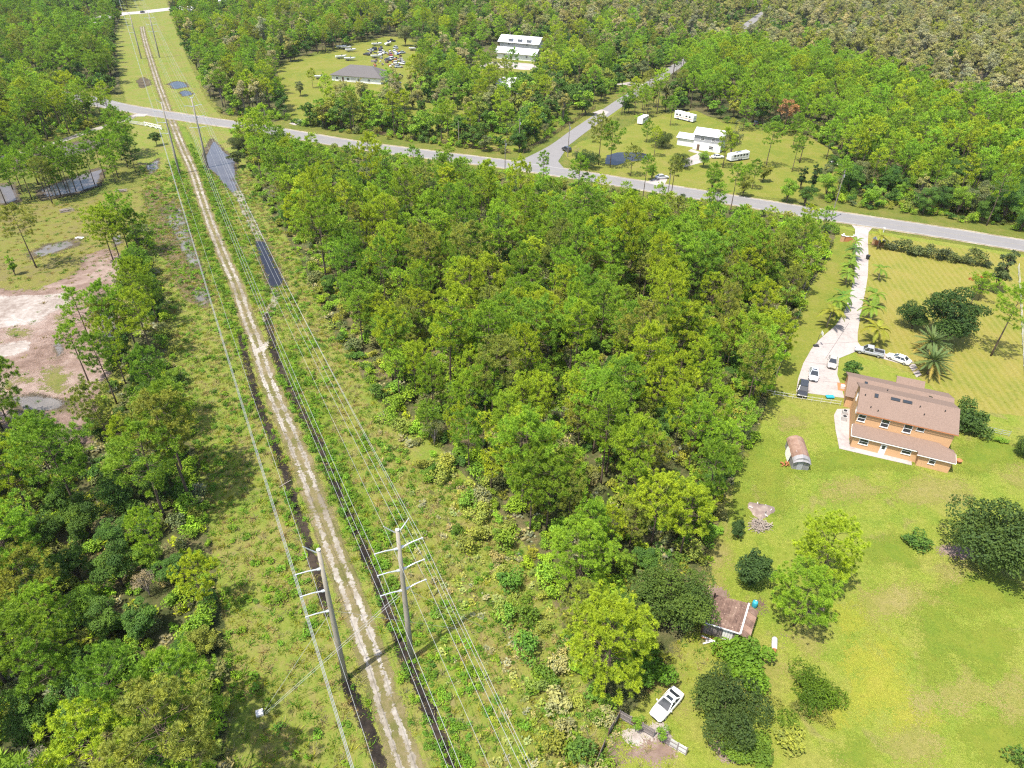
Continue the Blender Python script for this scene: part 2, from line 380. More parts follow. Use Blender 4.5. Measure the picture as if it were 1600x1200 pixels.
# openings in the woods, as photo pixels on the ground
CORR = [(360, 1420), (360, 1230), (352, 1100), (352, 980), (335, 860), (312, 740), (296, 640), (280, 560), (262, 480), (246, 420), (228, 350), (222, 290), (212, 235), (203, 188), (195, 150), (186, 105), (181, 60), (196, 25), (216, -8),
        (258, -8), (268, 30), (288, 80), (306, 120), (322, 155), (352, 190), (372, 225), (398, 290), (428, 340), (462, 395), (492, 455), (520, 520), (560, 580), (600, 640), (640, 720), (690, 800), (735, 880), (785, 985), (830, 1090), (862, 1230), (880, 1420)]
LAWN = [(1310, 352), (1294, 400), (1262, 455), (1240, 510), (1212, 585), (1196, 640), (1180, 690), (1150, 745), (1128, 790), (1116, 850), (1112, 905), (1096, 955), (1060, 1010), (1040, 1060), (1010, 1090), (970, 1130), (930, 1230), (920, 1500), (1900, 1500), (1720, 420), (1600, 398), (1450, 374)]
FRONT = [(1348, 362), (1350, 420), (1344, 470), (1325, 530), (1340, 556), (1430, 585), (1500, 640), (1600, 650), (1720, 640), (1720, 420), (1600, 402), (1450, 380)]
DIRT = [(-90, 450), (60, 452), (110, 432), (140, 398), (172, 385), (192, 420), (190, 470), (192, 520), (176, 560), (160, 620), (146, 690), (112, 700), (60, 668), (-90, 650)]
LEFTG = [(-90, 300), (40, 318), (120, 318), (170, 300), (222, 290), (238, 345), (200, 390), (182, 425), (190, 500), (172, 590), (146, 690), (60, 668), (-90, 655)]
RVLAWN = [(880, 240), (905, 222), (960, 205), (1000, 190), (1040, 178), (1085, 172), (1130, 192), (1190, 205), (1255, 208), (1300, 235), (1312, 265), (1308, 300), (1240, 312), (1100, 300), (1000, 283), (900, 262)]
FARLAWN = [(432, 108), (470, 93), (520, 80), (560, 70), (600, 57), (632, 58), (650, 72), (652, 100), (655, 128), (640, 150), (600, 166), (545, 160), (505, 172), (480, 196), (450, 184), (440, 140)]
WHITEY = [(745, 95), (790, 88), (840, 92), (850, 112), (830, 128), (780, 140), (740, 128), (730, 112)]
ORCH = [(630, 160), (700, 150), (800, 215), (815, 235), (780, 238), (640, 212)]
STREETG = [(905, 192), (950, 165), (1000, 132), (1016, 128), (1012, 140), (960, 180), (920, 205)]

patch('forest_floor', [(p[0], p[1]) for p in [(-160, 670), (60, 672), (160, 690), (200, 590), (205, 500), (232, 420), (262, 560), (312, 740), (352, 980), (360, 1260), (-160, 1260)]], 1.2, -.012, m_floor, 4)
patch('forest_floor', [(330, 200), (420, 215), (560, 245), (800, 280), (1000, 310), (1200, 336), (1318, 356), (1294, 400), (1240, 510), (1196, 640), (1150, 745), (1112, 905), (1060, 1010), (1010, 1090), (930, 1260), (862, 1260), (785, 985), (690, 800), (600, 640), (520, 520), (428, 340), (372, 225)], 1.2, -.012, m_floor, 4)
patch('forest_floor', [(1320, 300), (1420, 318), (1760, 352), (1760, 60), (1190, 30), (1020, 90), (1040, 172), (1255, 205), (1312, 265)], 4, -.012, m_floor, 6)
patch('forest_floor', [(-200, 130), (100, 130), (190, 150), (178, 60), (190, 20), (150, -20), (-200, -20)], 5, -.012, m_floor, 6)
patch('forest_floor', [(270, 20), (310, 110), (345, 178), (430, 192), (470, 175), (440, 120), (432, 100), (560, 60), (700, 60), (740, 110), (900, 60), (1180, 20), (1180, -20), (268, -20)], 5, -.012, m_floor, 6)
patch('rough_grass', CORR, .9, -.006, m_corr, 3)
patch('scrub_grass', [(600, 660), (680, 780), (735, 870), (785, 985), (830, 1090), (862, 1260), (950, 1260), (968, 1120), (920, 1080), (885, 1000), (862, 925), (812, 838), (745, 762), (690, 700), (640, 650)], .9, -.008, m_corr, 4)
patch('clearing_grass', LEFTG, .8, -.004, m_wet, 3)
patch('mown_lawn', LAWN, .7, -.004, m_lawn, 2)
patch('front_lawn', FRONT, .7, 0.0, m_front, 2)
patch('side_lawn', [(1310, 356), (1338, 362), (1336, 420), (1318, 470), (1296, 520), (1262, 560), (1245, 610), (1205, 612), (1240, 510), (1264, 455), (1296, 400)], .6, 0.0, m_green, 2)
for nm, pp in (('neighbour_lawn', RVLAWN), ('far_lawn', FARLAWN), ('far_lawn', WHITEY), ('far_lawn', ORCH), ('verge_lawn', STREETG)):
    patch(nm, pp, 2.0, 0.0, m_green, 3)
# worn, yellow and lush areas of the big lawn
for i, (px, py, rx, ry, mt) in enumerate([(1375, 1075, 48, 55, m_yel), (1345, 1030, 30, 22, m_yel), (1410, 1130, 26, 28, m_yel), (1455, 1110, 12, 40, m_yel), (1330, 965, 34, 20, m_yel), (1300, 1115, 28, 22, m_yel), (1385, 1010, 18, 14, m_yel),
        (1490, 1080, 60, 34, m_drypatch), (1400, 940, 55, 26, m_drypatch), (1585, 1095, 30, 40, m_drypatch), (1430, 1170, 40, 26, m_drypatch), (1265, 990, 26, 30, m_drypatch), (1460, 770, 60, 22, m_drypatch), (1330, 765, 40, 16, m_drypatch), (1500, 905, 36, 26, m_drypatch), (1135, 800, 16, 34, m_drypatch), (1120, 880, 14, 40, m_drypatch), (1052, 1080, 16, 34, m_drypatch), (1590, 740, 14, 20, m_drypatch), (1215, 1050, 20, 18, m_drypatch), (1235, 660, 20, 12, m_drypatch),
        (1530, 930, 60, 30, m_lush), (1460, 1000, 30, 60, m_lush), (1545, 1010, 40, 40, m_lush), (1390, 860, 40, 22, m_lush), (1200, 720, 40, 40, m_lush), (1350, 720, 90, 14, m_lush), (1540, 710, 50, 26, m_lush), (1560, 1160, 50, 28, m_lush), (1340, 1180, 40, 18, m_lush), (1210, 770, 20, 30, m_lush), (1160, 790, 22, 20, m_lush)]):
    patch('turf_patch', [(px+rx*math.cos(a)*(1+.25*math.sin(3*a+i)), py+ry*math.sin(a)*(1+.2*math.cos(2*a+i))) for a in np.linspace(0, 2*PI, 14, endpoint=False)], .8, .003+.0006*i, mt, 7)
for i, (px, py, rx, ry) in enumerate([(1270, 955, 16, 12), (1012, 1150, 40, 16), (1015, 1172, 34, 14), (960, 1165, 16, 20), (1135, 1170, 12, 7), (1490, 860, 26, 10), (1222, 1000, 7, 14), (1190, 950, 10, 12), (1120, 930, 10, 6)]):
    patch('bare_soil', [(px+rx*math.cos(a), py+ry*math.sin(a)*(1+.2*math.cos(2*a+i))) for a in np.linspace(0, 2*PI, 12, endpoint=False)], .4, .026+.0006*i, m_dirt if i != 1 else m_palesand, 3)

# dirt clearing on the left
patch('dirt_clearing', DIRT, .7, .006, m_dirt, 4)
patch('pale_sand', [(-90, 465), (30, 462), (95, 458), (112, 470), (80, 490), (60, 506), (10, 512), (-90, 520)], .6, .010, m_palesand, 4)
patch('pale_sand', [(-90, 545), (40, 535), (50, 545), (20, 556), (-90, 575)], .6, .010, m_palesand, 4)
patch('dry_verge', [(222, 300), (250, 290), (275, 330), (300, 380), (330, 455), (322, 482), (290, 470), (262, 420), (240, 370)], .7, .004, grass_mat('brown_marsh', [(.15, .105, .06), (.12, .09, .045), (.095, .09, .03)], .08, .4, 2.2, edge=E(amp=1.8, scale=.25, soft=.8), spots=((.06, .05, .04), .15, .58)), 3)
for i, pp in enumerate([[(150, 480), (170, 466), (176, 480), (182, 520), (188, 545), (172, 550), (160, 520)], [(262, 340), (280, 325), (288, 345), (300, 385), (310, 410), (300, 418), (285, 390)], [(300, 455), (318, 448), (326, 470), (312, 478)], [(55, 395), (75, 384), (110, 376), (112, 384), (80, 396), (60, 402)], [(20, 622), (60, 618), (100, 630), (92, 642), (40, 640)], [(48, 665), (60, 658), (66, 663), (56, 669)], [(178, 372), (186, 368), (188, 380), (180, 384)], [(85, 540), (92, 532), (98, 545), (92, 556)]]):
    q = np.mean(pp, axis=0); patch('mud_margin', [tuple(q+(np.array(v)-q)*[1.5, 1.35]) for v in pp], .6, .0088+.0002*i, m_mud, 4)
    patch('puddle', pp, .5, .014+.001*i, m_puddle, 3)
for i, (px, py, rx, ry) in enumerate([(85, 595, 30, 24), (30, 520, 24, 9), (40, 592, 24, 7), (130, 470, 14, 10), (100, 500, 16, 12), (160, 610, 10, 14), (150, 500, 8, 12), (15, 606, 12, 10)]):
    patch('weedy_patch', [(px+rx*math.cos(a), py+ry*math.sin(a)) for a in np.linspace(0, 2*PI, 12, endpoint=False)], .5, .024+.0006*i, m_weedy, 4)
for i, pp in enumerate([[(25, 250), (80, 232), (120, 224), (160, 214), (165, 222), (150, 232), (120, 240), (90, 252), (40, 262)], [(-40, 292), (20, 290), (28, 312), (10, 318), (-40, 316)], [(95, 285), (130, 272), (160, 265), (150, 290), (120, 300), (70, 308), (65, 296)], [(230, 258), (248, 250), (246, 264), (234, 272)]]):
    q = np.mean(pp, axis=0); patch('mud_margin', [tuple(q+(np.array(v)-q)*[1.2, 1.3]) for v in pp], .9, .0092+.0002*i, m_mud, 5)
    patch('pond', pp, .9, .012+.001*i, m_brown if i != 3 else m_puddle, 3)
for i, pp in enumerate([[(334, 220), (350, 238), (366, 250), (367, 275), (371, 296), (364, 303), (352, 290), (338, 272), (326, 262), (322, 245)], [(292.0, 133.0), (291.6, 135.9), (283.3, 137.0), (276.9, 138.9), (270.1, 137.9), (268.7, 134.4), (264.2, 131.7), (271.1, 128.2), (277.3, 127.0), (285.4, 128.9), (288.1, 130.2)], [(300.0, 146.0), (299.7, 148.1), (294.0, 148.9), (289.6, 150.3), (284.8, 149.6), (283.9, 147.0), (280.7, 145.0), (285.5, 142.5), (289.8, 141.6), (295.4, 143.0), (297.3, 144.0)]]):
    q = np.mean(pp, axis=0); patch('mud_margin', [tuple(q+(np.array(v)-q)*[1.25, 1.15]) for v in pp], .8, .0094+.0002*i, m_mud, 4)
    patch('pond', pp, .6, .012+.001*i, m_water if i == 0 else m_dark, 2)
patch('puddle', [(236.0, 129.0), (235.6, 133.2), (228.7, 134.9), (223.3, 137.5), (217.5, 136.1), (216.3, 131.0), (212.4, 127.1), (218.3, 122.0), (223.6, 120.3), (230.4, 123.1), (232.7, 124.9)], .8, .016, m_mud, 3)
patch('pond', [(948, 243), (965, 238), (1000, 238), (1022, 244), (1012, 250), (985, 252), (962, 258), (945, 256)], .7, .014, m_dark, 2)

# service track along the power line
TRACK = [(222, 42), (226, 62), (236, 95), (247, 130), (258, 160), (266, 182), (276, 208), (287, 235), (300, 264), (314, 305), (328, 346), (350, 402), (370, 448), (384, 492), (401, 536), (418, 592), (440, 645), (459, 690), (479, 742), (500, 800), (521, 860), (541, 912), (556, 955), (576, 1010), (592, 1062), (609, 1120), (630, 1180), (650, 1240)]
TL = smooth_line(poly_w(TRACK), 3)
strip('track_verge', TL, 1.75, .7, .008, m_trackside, 1.5, world=True)
sheet('sand_track', lambda p: .32-np.abs(seg_dist(p, TL)-.74), bbox(TL, 4), .36, .0125, m_track, .8)
strip('track_weeds', [(276, 200), (290, 226), (306, 254), (322, 290), (340, 330), (362, 380), (382, 425), (398, 470)], 3.4, .7, .0064, m_lane, 3)
strip('track_weeds', [(272, 250), (286, 280), (298, 315), (312, 350), (332, 402), (352, 450), (368, 495), (380, 540)], 2.2, .7, .0066, m_lane, 3)
strip('track_weeds', [(440, 545), (470, 610), (505, 680), (545, 770), (570, 840)], 2.6, .7, .0068, m_lane, 3)
T2 = [(330, 300), (352, 312), (378, 318), (392, 345), (404, 376)]
m_track2 = sand_mat('old_track_sand', [(.15, .13, .09), (.22, .2, .15), (.3, .28, .23)], E(amp=.9, scale=.2, soft=.6, amp2=.4, scale2=1.2), .15, 1.0)
strip('sand_track', [(372, 300), (381, 322), (393, 346), (406, 374)], 1.2, .5, .014, m_track2, 1.5)
strip('sand_track', [(429, 452), (430, 470), (420, 488), (416, 500)], .9, .5, .014, m_track2, 1.2)
strip('sand_track', [(404, 548), (414, 541), (424, 533)], .9, .5, .0145, m_track, 1.0)
patch('mud_margin', [(394, 372), (417, 372), (450, 446), (420, 460)], .6, .0098, m_mud, 3)
patch('ditch_pond', [(398, 377), (413, 377), (443, 442), (424, 453)], .5, .016, m_dark, 1)
strip('ditch', [(417, 492), (424, 530), (434, 565), (462, 625), (500, 695), (530, 770), (556, 830), (588, 905), (612, 972), (640, 1040), (672, 1115), (700, 1182), (720, 1240)], .75, .4, .015, m_ditch, 1.2)
strip('ditch', [(372, 512), (388, 575), (404, 630), (440, 722), (460, 785), (482, 850), (512, 960)], .6, .4, .015, m_ditch, 1.2)
strip('ditch', [(540, 1062), (560, 1105), (576, 1140), (592, 1188), (604, 1240)], .7, .4, .015, m_ditch, 1.2)

# roads
def asphalt_mat(name, col, edge=None):
    t = NT(name); n = t.noise(.3, 5, .65); f = t.noise(9, 3, .7)
    c = t.mix(t.math('MULTIPLY_ADD', n, .7, t.math('MULTIPLY', f, .3)), tuple(x*.8 for x in col), tuple(x*1.2 for x in col))
    sh = t.bsdf(c, .9, .2, bump=f, bs=.3, bd=.02)
    return t.end_soft(sh, **edge) if edge else t.end(sh)
m_road = asphalt_mat('worn_asphalt', (.2, .19, .183)); m_conc = asphalt_mat('pale_concrete', (.36, .33, .31))
m_line = plain('road_paint', (.44, .43, .4), .8, .2, var=.25, vscale=.5); m_yline = plain('yellow_road_paint', (.27, .245, .19), .8, .2, var=.25, vscale=.5)
m_should = sand_mat('road_shoulder', [(.2, .16, .1), (.27, .225, .15), (.34, .3, .23)], E(amp=.35, scale=.4, soft=.3), .2, 1.0)
def ribbon(name, line, half, z, mat, off=0.0, dash=None):
    """flat strip along a world polyline"""
    L = np.array(line, float); d = np.gradient(L, axis=0); d /= np.linalg.norm(d, axis=1)[:, None]; nrm = np.column_stack([-d[:, 1], d[:, 0]])
    b = MB()
    A = L+nrm*(off-half); B = L+nrm*(off+half)
    for i in range(len(L)-1):
        if dash and i % dash[0] >= dash[1]: continue
        b.add([(*A[i], z), (*A[i+1], z), (*B[i+1], z), (*B[i], z)], [(0, 1, 2, 3)])
    return tag(b.build(name, mat), kind='structure')
def resample(L, step):
    s = np.concatenate([[0], np.cumsum(np.linalg.norm(np.diff(L, axis=0), axis=1))]); n = int(s[-1]/step)+1
    t = np.linspace(0, s[-1], n); return np.column_stack([np.interp(t, s, L[:, 0]), np.interp(t, s, L[:, 1])])
ROADW = np.array([(-330, 392), (-168, 313), (-106, 287.6), (-60.3, 266.4), (-1.7, 246.6), (37, 230), (92, 205.5), (121.6, 193.6), (143.6, 183.8), (260, 132)])
ROAD = resample(smooth_line(ROADW, 8), 1.5); ROADC = smooth_line(ROADW, 2)
strip('road_shoulder', ROADC, 5.3, 1.2, .02, m_should, 1.0, world=True)
ribbon('road', ROAD, 4.3, .03, m_road)
ribbon('road_line', ROAD, .05, .036, m_yline, .12); ribbon('road_line', ROAD, .05, .036, m_yline, -.12)
for s in (-3.9, 3.9): ribbon('road_edge_line', ROAD, .07, .036, m_line, s)
STREET = resample(smooth_line(np.vstack([[[2.5, 248]], poly_w([(868, 231), (906, 203.5), (945, 177), (985, 150), (1015, 132), (1070, 95), (1130, 60), (1165, 40), (1190, 22), (1212, 4), (1228, -12)])]), 6), 2.0)
STREETC = resample(STREET, 25.0); ribbon('side_street', STREET, 3.2, .026, m_road)
b = MB(); mth = poly_w([(828, 252), (848, 243), (868, 229), (882, 237), (872, 252), (882, 264), (850, 264)]); b.slab([(p[0], p[1]) for p in mth], .02, .032); tag(b.build('street_corner', m_road), kind='structure')
FARROAD = poly_w([(120, 42), (160, 27), (190, 21.5), (220, 19.5), (248, 16), (300, 10), (380, -4)])
ribbon('far_road', resample(FARROAD, 4), 7.5, .03, m_conc)
ribbon('far_road', resample(poly_w([(-60, 118), (15, 135), (100, 146), (160, 158), (205, 170)]), 4), 3.4, .024, m_road)
DPATH = (smooth_line(poly_w([(-120, 280), (-40, 258), (15, 243), (60, 231), (100, 219), (140, 205), (172, 195), (200, 186), (213, 179)]), 2))
strip('dirt_lane', DPATH, 1.7, .8, .014, m_track, 1.2, world=True)

# driveway of the big house
DRIVE_L = [(1331, 352), (1336, 358), (1336, 370), (1337, 400), (1335, 430), (1328, 462), (1318, 490), (1306, 508), (1296, 517), (1281, 530), (1268, 545), (1255, 568), (1247, 592), (1244, 612)]
DRIVE_R = [(1319, 622), (1315, 605), (1308, 585), (1311, 560), (1338, 549), (1420, 572), (1432, 590), (1440, 586), (1428, 566), (1345, 541), (1340, 534), (1340, 520), (1346, 485), (1353, 450), (1356, 430), (1357, 400), (1356, 376), (1357, 363), (1363, 356)]
b = MB(); dp = poly_w(DRIVE_L+DRIVE_R); bmx = [(p[0], p[1]) for p in dp]
bm = bmesh.new(); f = bm.faces.new([bm.verts.new((x, y, .05)) for x, y in bmx]); f.normal_update()
if f.normal.z < 0: f.normal_flip()
ex = bmesh.ops.extrude_face_region(bm, geom=[f]); [setattr(v.co, 'z', -.02) for v in ex['geom'] if isinstance(v, bmesh.types.BMVert)]
bmesh.ops.triangulate(bm, faces=bm.faces); bmesh.ops.recalc_face_normals(bm, faces=bm.faces)
me = bpy.data.meshes.new('driveway'); bm.to_mesh(me); bm.free()
def conc_mat(name, col):
    t = NT(name); n = t.noise(.25, 5, .65, dist=.4); f = t.noise(1.6, 4, .7); k = t.math('MULTIPLY_ADD', n, .55, t.math('MULTIPLY', f, .45))
    c = t.ramp(k, [(.3, tuple(x*.62 for x in col)), (.48, col), (.62, tuple(x*1.12 for x in col))])
    return t.end(t.bsdf(c, .9, .2, bump=f, bs=.2, bd=.02))
m_drive = conc_mat('driveway_concrete', (.34, .3, .275)); me.materials.append(m_drive); tag(link('driveway', me), kind='structure')
DRV = dp
b = MB()
for p, q in (((1336, 400), (1357, 400)), ((1335, 430), (1356, 430)), ((1327, 465), (1350, 465)), ((1316, 492), (1345, 490)), ((1300, 514), (1342, 514)), ((1276, 538), (1340, 534)), ((1326, 505), (1290, 560)), ((1258, 565), (1311, 572)), ((1248, 592), (1312, 598))):
    a, c = G(*p, .054), G(*q, .054); b.bar(a, c, .07, .004)
tag(b.build('driveway_joint', plain('joint_filler', (.12, .1, .09), .9, .1)), kind='structure')
for nm, pp in (('neighbour_drive', [(1067, 262), (1070, 249), (1090, 240), (1075, 236), (1080, 233), (1104, 241), (1112, 246), (1100, 253)]), ('road_apron', [(1008, 285), (1022, 279), (1044, 277), (1041, 284), (1036, 292)]), ('farm_drive', [(462, 196), (452, 193), (468, 187), (476, 187)]), ('farm_drive', [(926, 176), (940, 171), (952, 175), (944, 182)]), ('farm_drive', [(958, 132), (985, 128), (1012, 133), (1004, 138), (980, 133)]), ('farm_drive', [(748, 101), (778, 95), (832, 100), (846, 110), (815, 109), (790, 106), (752, 106)]), ('farm_drive', [(205, 182), (213, 178), (232, 178), (226, 182)])):
    b = MB(); b.slab([tuple(p) for p in poly_w(pp)], -.01, .04); tag(b.build(nm, m_drive), kind='structure')

# ------------------------------------------------------------------ plants: one mesh pair (trunk, crown) per variant
def tri_mesh(name, V, mat, hue=None, mats2=None):
    """V: (N,3,3) triangles"""
    V = np.asarray(V, np.float32); n = len(V); me = bpy.data.meshes.new(name)
    me.vertices.add(n*3); me.vertices.foreach_set('co', V.ravel()); me.loops.add(n*3); me.loops.foreach_set('vertex_index', np.arange(n*3, dtype=np.int32))
    me.polygons.add(n); me.polygons.foreach_set('loop_start', np.arange(0, n*3, 3, dtype=np.int32)); me.update(calc_edges=True)
    if hue is not None:
        a = me.attributes.new('hue', 'FLOAT', 'POINT'); a.data.foreach_set('value', np.repeat(np.asarray(hue, np.float32), 3))
    me.materials.append(mat); return me
def unit(v): return v/np.maximum(np.linalg.norm(v, axis=-1, keepdims=True), 1e-9)
def blades(base, dirs, length, width, rng):
    """pointed blades: triangles from base along dirs"""
    s = unit(np.cross(dirs, unit(rng.normal(size=dirs.shape)))); w = (width/2)[:, None]
    return np.stack([base-s*w, base+s*w, base+dirs*length[:, None]], axis=1)
def rhombs(c, nrm, size, rng, asp=.55):
    """leaf faces: two triangles each, centred on c facing nrm"""
    u = unit(np.cross(nrm, unit(rng.normal(size=nrm.shape)))); v = np.cross(nrm, u); L = (size/2)[:, None]; w = L*asp; bend = nrm*L*.25
    a, b, d, e = c-u*L-bend, c+v*w, c+u*L-bend, c-v*w
    return np.concatenate([np.stack([a, b, d], 1), np.stack([a, d, e], 1)])

def pine(seed, height=15.0, rad_=3.6, base=.45, ntuft=190, nneedle=20, dens=1.0, flat=.5, lod=1.0, blade=.62):
    rng = np.random.default_rng(seed); tb = MB(); lean = rng.normal(size=2)*.35
    axis = lambda t: np.array([lean[0]*t*t, lean[1]*t*t, height*t])
    n = 9; tb.tube([axis(t) for t in np.linspace(0, .97, n)], [max(.03, .19*(height/15)*(1-t*.93)) for t in np.linspace(0, .97, n)], 6)
    T = []; D = []; nb = int(36*dens); gold = 2.399
    for i in range(nb):
        f = (i+rng.random())/nb; z = base+(1-base)*f**.85*.97
        prof = (math.sin(PI*min(1, (f*.86+.2))**1.05))**.65 if f < .93 else .32
        r = rad_*prof*(.68+.5*rng.random()); a = i*gold+rng.normal()*.4
        p0 = axis(z); out = np.array([math.cos(a), math.sin(a), 0]); rise = .12+.55*f+rng.normal()*.12
        p1 = p0+out*r*.55+np.array([0, 0, r*.5*rise*.5]); p2 = p0+out*r+np.array([0, 0, r*rise*.9])
        tb.tube([p0, p1, p2], [.06*(1-.6*f), .04*(1-.5*f), .012], 3, False)
        nt = max(2, int(ntuft/nb*(.45+1.1*r/rad_)+rng.random()))
        for k in range(nt):
            q = .45+.55*((k+rng.random())/nt)**.7; c = (1-q)**2*p0+2*q*(1-q)*p1+q*q*p2
            side = np.array([-out[1], out[0], 0])*rng.normal()*.27*r*(1.15-q*.45)
            c = c+side+np.array([0, 0, abs(rng.normal())*.16*r*.6]); T.append(c); d = out*.55+np.array([0, 0, .75])+rng.normal(size=3)*.25+side*.3; D.append(d/np.linalg.norm(d))
    for k in range(int(10*dens)):
        T.append(axis(.95+.05*rng.random())+rng.normal(size=3)*[.45, .45, .3]); D.append(np.array([0, 0, 1.0]))
    T = np.array(T); D = np.array(D); m = len(T); K = nneedle
    base_ = np.repeat(T, K, 0); ax = np.repeat(D, K, 0); dirs = unit(ax*rng.uniform(.25, .85, (m*K, 1))+unit(rng.normal(size=(m*K, 3)))*.85)
    L = blade*rng.uniform(.7, 1.15, m*K)*np.repeat(rng.uniform(.8, 1.2, m), K); w = .066*lod*rng.uniform(.8, 1.2, m*K)
    V = blades(base_+dirs*.10, dirs, L, w, rng)
    hue = np.clip(np.repeat(rng.normal(.5, .22, m), K)+rng.normal(0, .1, m*K), 0, 1)
    return tb.mesh('pine_trunk', MT['bark'], True), tri_mesh('pine_crown', V, MT['needle'], hue)

def broad(seed, height=9.0, rad_=3.5, base=.22, lobes=22, leaves=3600, leaf=.36, shape=(1, 1, .8), sparse=0.0, bark='bark', asp=.6, droop=.0, top=0.0):
    rng = np.random.default_rng(seed); tb = MB(); zc = height*(base+1)/2; hz = height*(1-base)/2
    tr = max(.07, .017*height); tb.tube([(0, 0, -.1), (rng.normal()*.1, rng.normal()*.1, height*base), (rng.normal()*.25, rng.normal()*.25, height*.62)], [tr*1.2, tr*.85, tr*.35], 6)
    C = []; Rr = []
    for i in range(lobes):
        d = unit(rng.normal(size=3)); d[2] = d[2]*.85+.12; rr = rng.uniform(.36, .95)
        c = np.array([d[0]*rad_*shape[0]*rr, d[1]*rad_*shape[1]*rr, zc+d[2]*hz*rr*1.05]); r = rad_*rng.uniform(.18, .44)*(1 if d[2] < .7 else .85)*(1.25-.45*rr)
        if top > 0: k = max(0, (c[2]-zc)/hz); c[:2] *= (1-top*k); r *= (1-.5*top*k)
        C.append(c); Rr.append(r)
        tb.tube([(0, 0, height*base*rng.uniform(.7, 1.5)), c*[.5, .5, .8], c], [tr*.45, tr*.25, .02], 3, False)
    C = np.array(C); Rr = np.array(Rr); w = Rr**2; k = rng.choice(lobes, leaves, p=w/w.sum()); dn = unit(rng.normal(size=(leaves, 3))); dn[:, 2] = np.where(dn[:, 2] < -.35, -dn[:, 2]*.6, dn[:, 2]); dn = unit(dn)
    bump = 1+.16*np.sin(dn[:, 0]*7+k)*np.sin(dn[:, 1]*6+k*2)
    rr = Rr[k]*rng.uniform(.72-sparse*.4, 1.06, leaves)*bump; P = C[k]+dn*rr[:, None]*np.array([1, 1, .8])
    if droop: P[:, 2] -= droop*rng.random(leaves)**2
    keep = P[:, 2] > .12; P = P[keep]; dn = dn[keep]; k = k[keep]
    nn = unit(dn*.8+np.array([0, 0, .45])+rng.normal(size=P.shape)*.55); sz = leaf*rng.uniform(.65, 1.3, len(P))
    V = rhombs(P, nn, sz, rng, asp); lob = rng.normal(0, .16, lobes); hue = np.clip(.5+lob[k]+rng.normal(0, .16, len(P)), 0, 1)
    return tb.mesh('tree_trunk', MT[bark], True), tri_mesh('tree_crown', V, MT['leaf'], np.concatenate([hue, hue]))

def shrub_mesh(seed, h=1.8, r=1.3, lobes=9, leaves=700, leaf=.24, mat='leaf', asp=.6, open_=0.0):
    rng = np.random.default_rng(seed); C = rng.normal(size=(lobes, 3))*[r*.42, r*.42, h*.16]+[0, 0, h*.5]; Rr = r*rng.uniform(.32, .55, lobes)
    k = rng.integers(0, lobes, leaves); dn = unit(rng.normal(size=(leaves, 3))); dn[:, 2] = np.abs(dn[:, 2])*.9-.12; dn = unit(dn)
    P = C[k]+dn*(Rr[k]*rng.uniform(.6-open_, 1.1, leaves))[:, None]*[1, 1, h/(2*r)+.35]; P[:, 2] = np.maximum(P[:, 2], .06*rng.random(leaves)+.02)
    nn = unit(dn*.7+[0, 0, .5]+rng.normal(size=P.shape)*.6); V = rhombs(P, nn, leaf*rng.uniform(.6, 1.3, leaves), rng, asp)
    hue = np.clip(.5+rng.normal(0, .2, lobes)[k]+rng.normal(0, .15, leaves), 0, 1)
    return tri_mesh('shrub', V, MT[mat], np.concatenate([hue, hue]))

def palmetto_mesh(seed, n=24, L=.8):
    rng = np.random.default_rng(seed); V = []; H = []
    for i in range(n):
        a = i*2.4+rng.normal()*.3; el = rng.uniform(.1, 1.5); d = np.array([math.cos(a)*math.cos(el), math.sin(a)*math.cos(el), math.sin(el)]); c = d*L*rng.uniform(.25, 1.0)+rng.normal(size=3)*[.25, .25, .03]+[0, 0, .15]
        u = unit(np.cross(d, [0, 0, 1.0])); hue = rng.random()
        for j in range(9):
            b = (j-4)/4*1.45; dd = unit(d*math.cos(b)+u*math.sin(b)+np.array([0, 0, -.15])); s = unit(np.cross(dd, [0.1, .2, 1.0]))*.05
            V.append([c-s, c+s, c+dd*L*.5*(1-.25*abs(b)/1.45)]); H.append(hue)
    return tri_mesh('palmetto', V, MT['leaf'], H)
def weed_mesh(seed, n=34, h=.5, r=.4, w=.09):
    rng = np.random.default_rng(seed); b = rng.normal(size=(n, 3))*[r*.55, r*.55, 0]; d = unit(np.column_stack([b[:, :2]*1.3/r+rng.normal(size=(n, 2))*.5, np.full(n, 1.0)]))
    V = blades(b, d, h*rng.uniform(.5, 1.2, n), w*rng.uniform(.7, 1.3, n), rng); return tri_mesh('weed_clump', V, MT['leaf'], np.clip(rng.normal(.5, .25, n), 0, 1))

def frond_mesh(seed, L=2.3, n=20, leaf=.55, arch=.9, stiff=.0, w=.17):
    """one palm leaf along +X from the origin: rachis and two rows of leaflets"""
    rng = np.random.default_rng(seed); V = []; H = []
    pt = lambda t: np.array([L*t*math.cos(arch*t*.6), 0, L*(.45*t-arch*.85*t*t)]) if not stiff else np.array([L*t, 0, L*(-.22*t*t)])
    for i in range(8):
        a, b = pt(i/8), pt((i+1)/8); ww = .035*(1-i/9); V += [[a+[0, ww, 0], a-[0, ww, 0], b]]; H.append(.9)
    for i in range(n):
        t = .12+.88*(i+.5)/n; p = pt(t); f = unit(pt(min(1, t+.03))-pt(t-.03)); l = leaf*math.sin(PI*(.18+.8*t))**.6*rng.uniform(.85, 1.1)
        for s in (-1, 1):
            d = unit(f*.75+np.array([0, s*1.0, 0])+np.array([0, 0, -.35+.5*rng.random()*(1 if stiff else .4)])); q = f*w*.5
            V.append([p-q, p+q, p+d*l]); H.append(rng.uniform(.3, .8))
    return tri_mesh('frond', V, MT['leaf'], H)

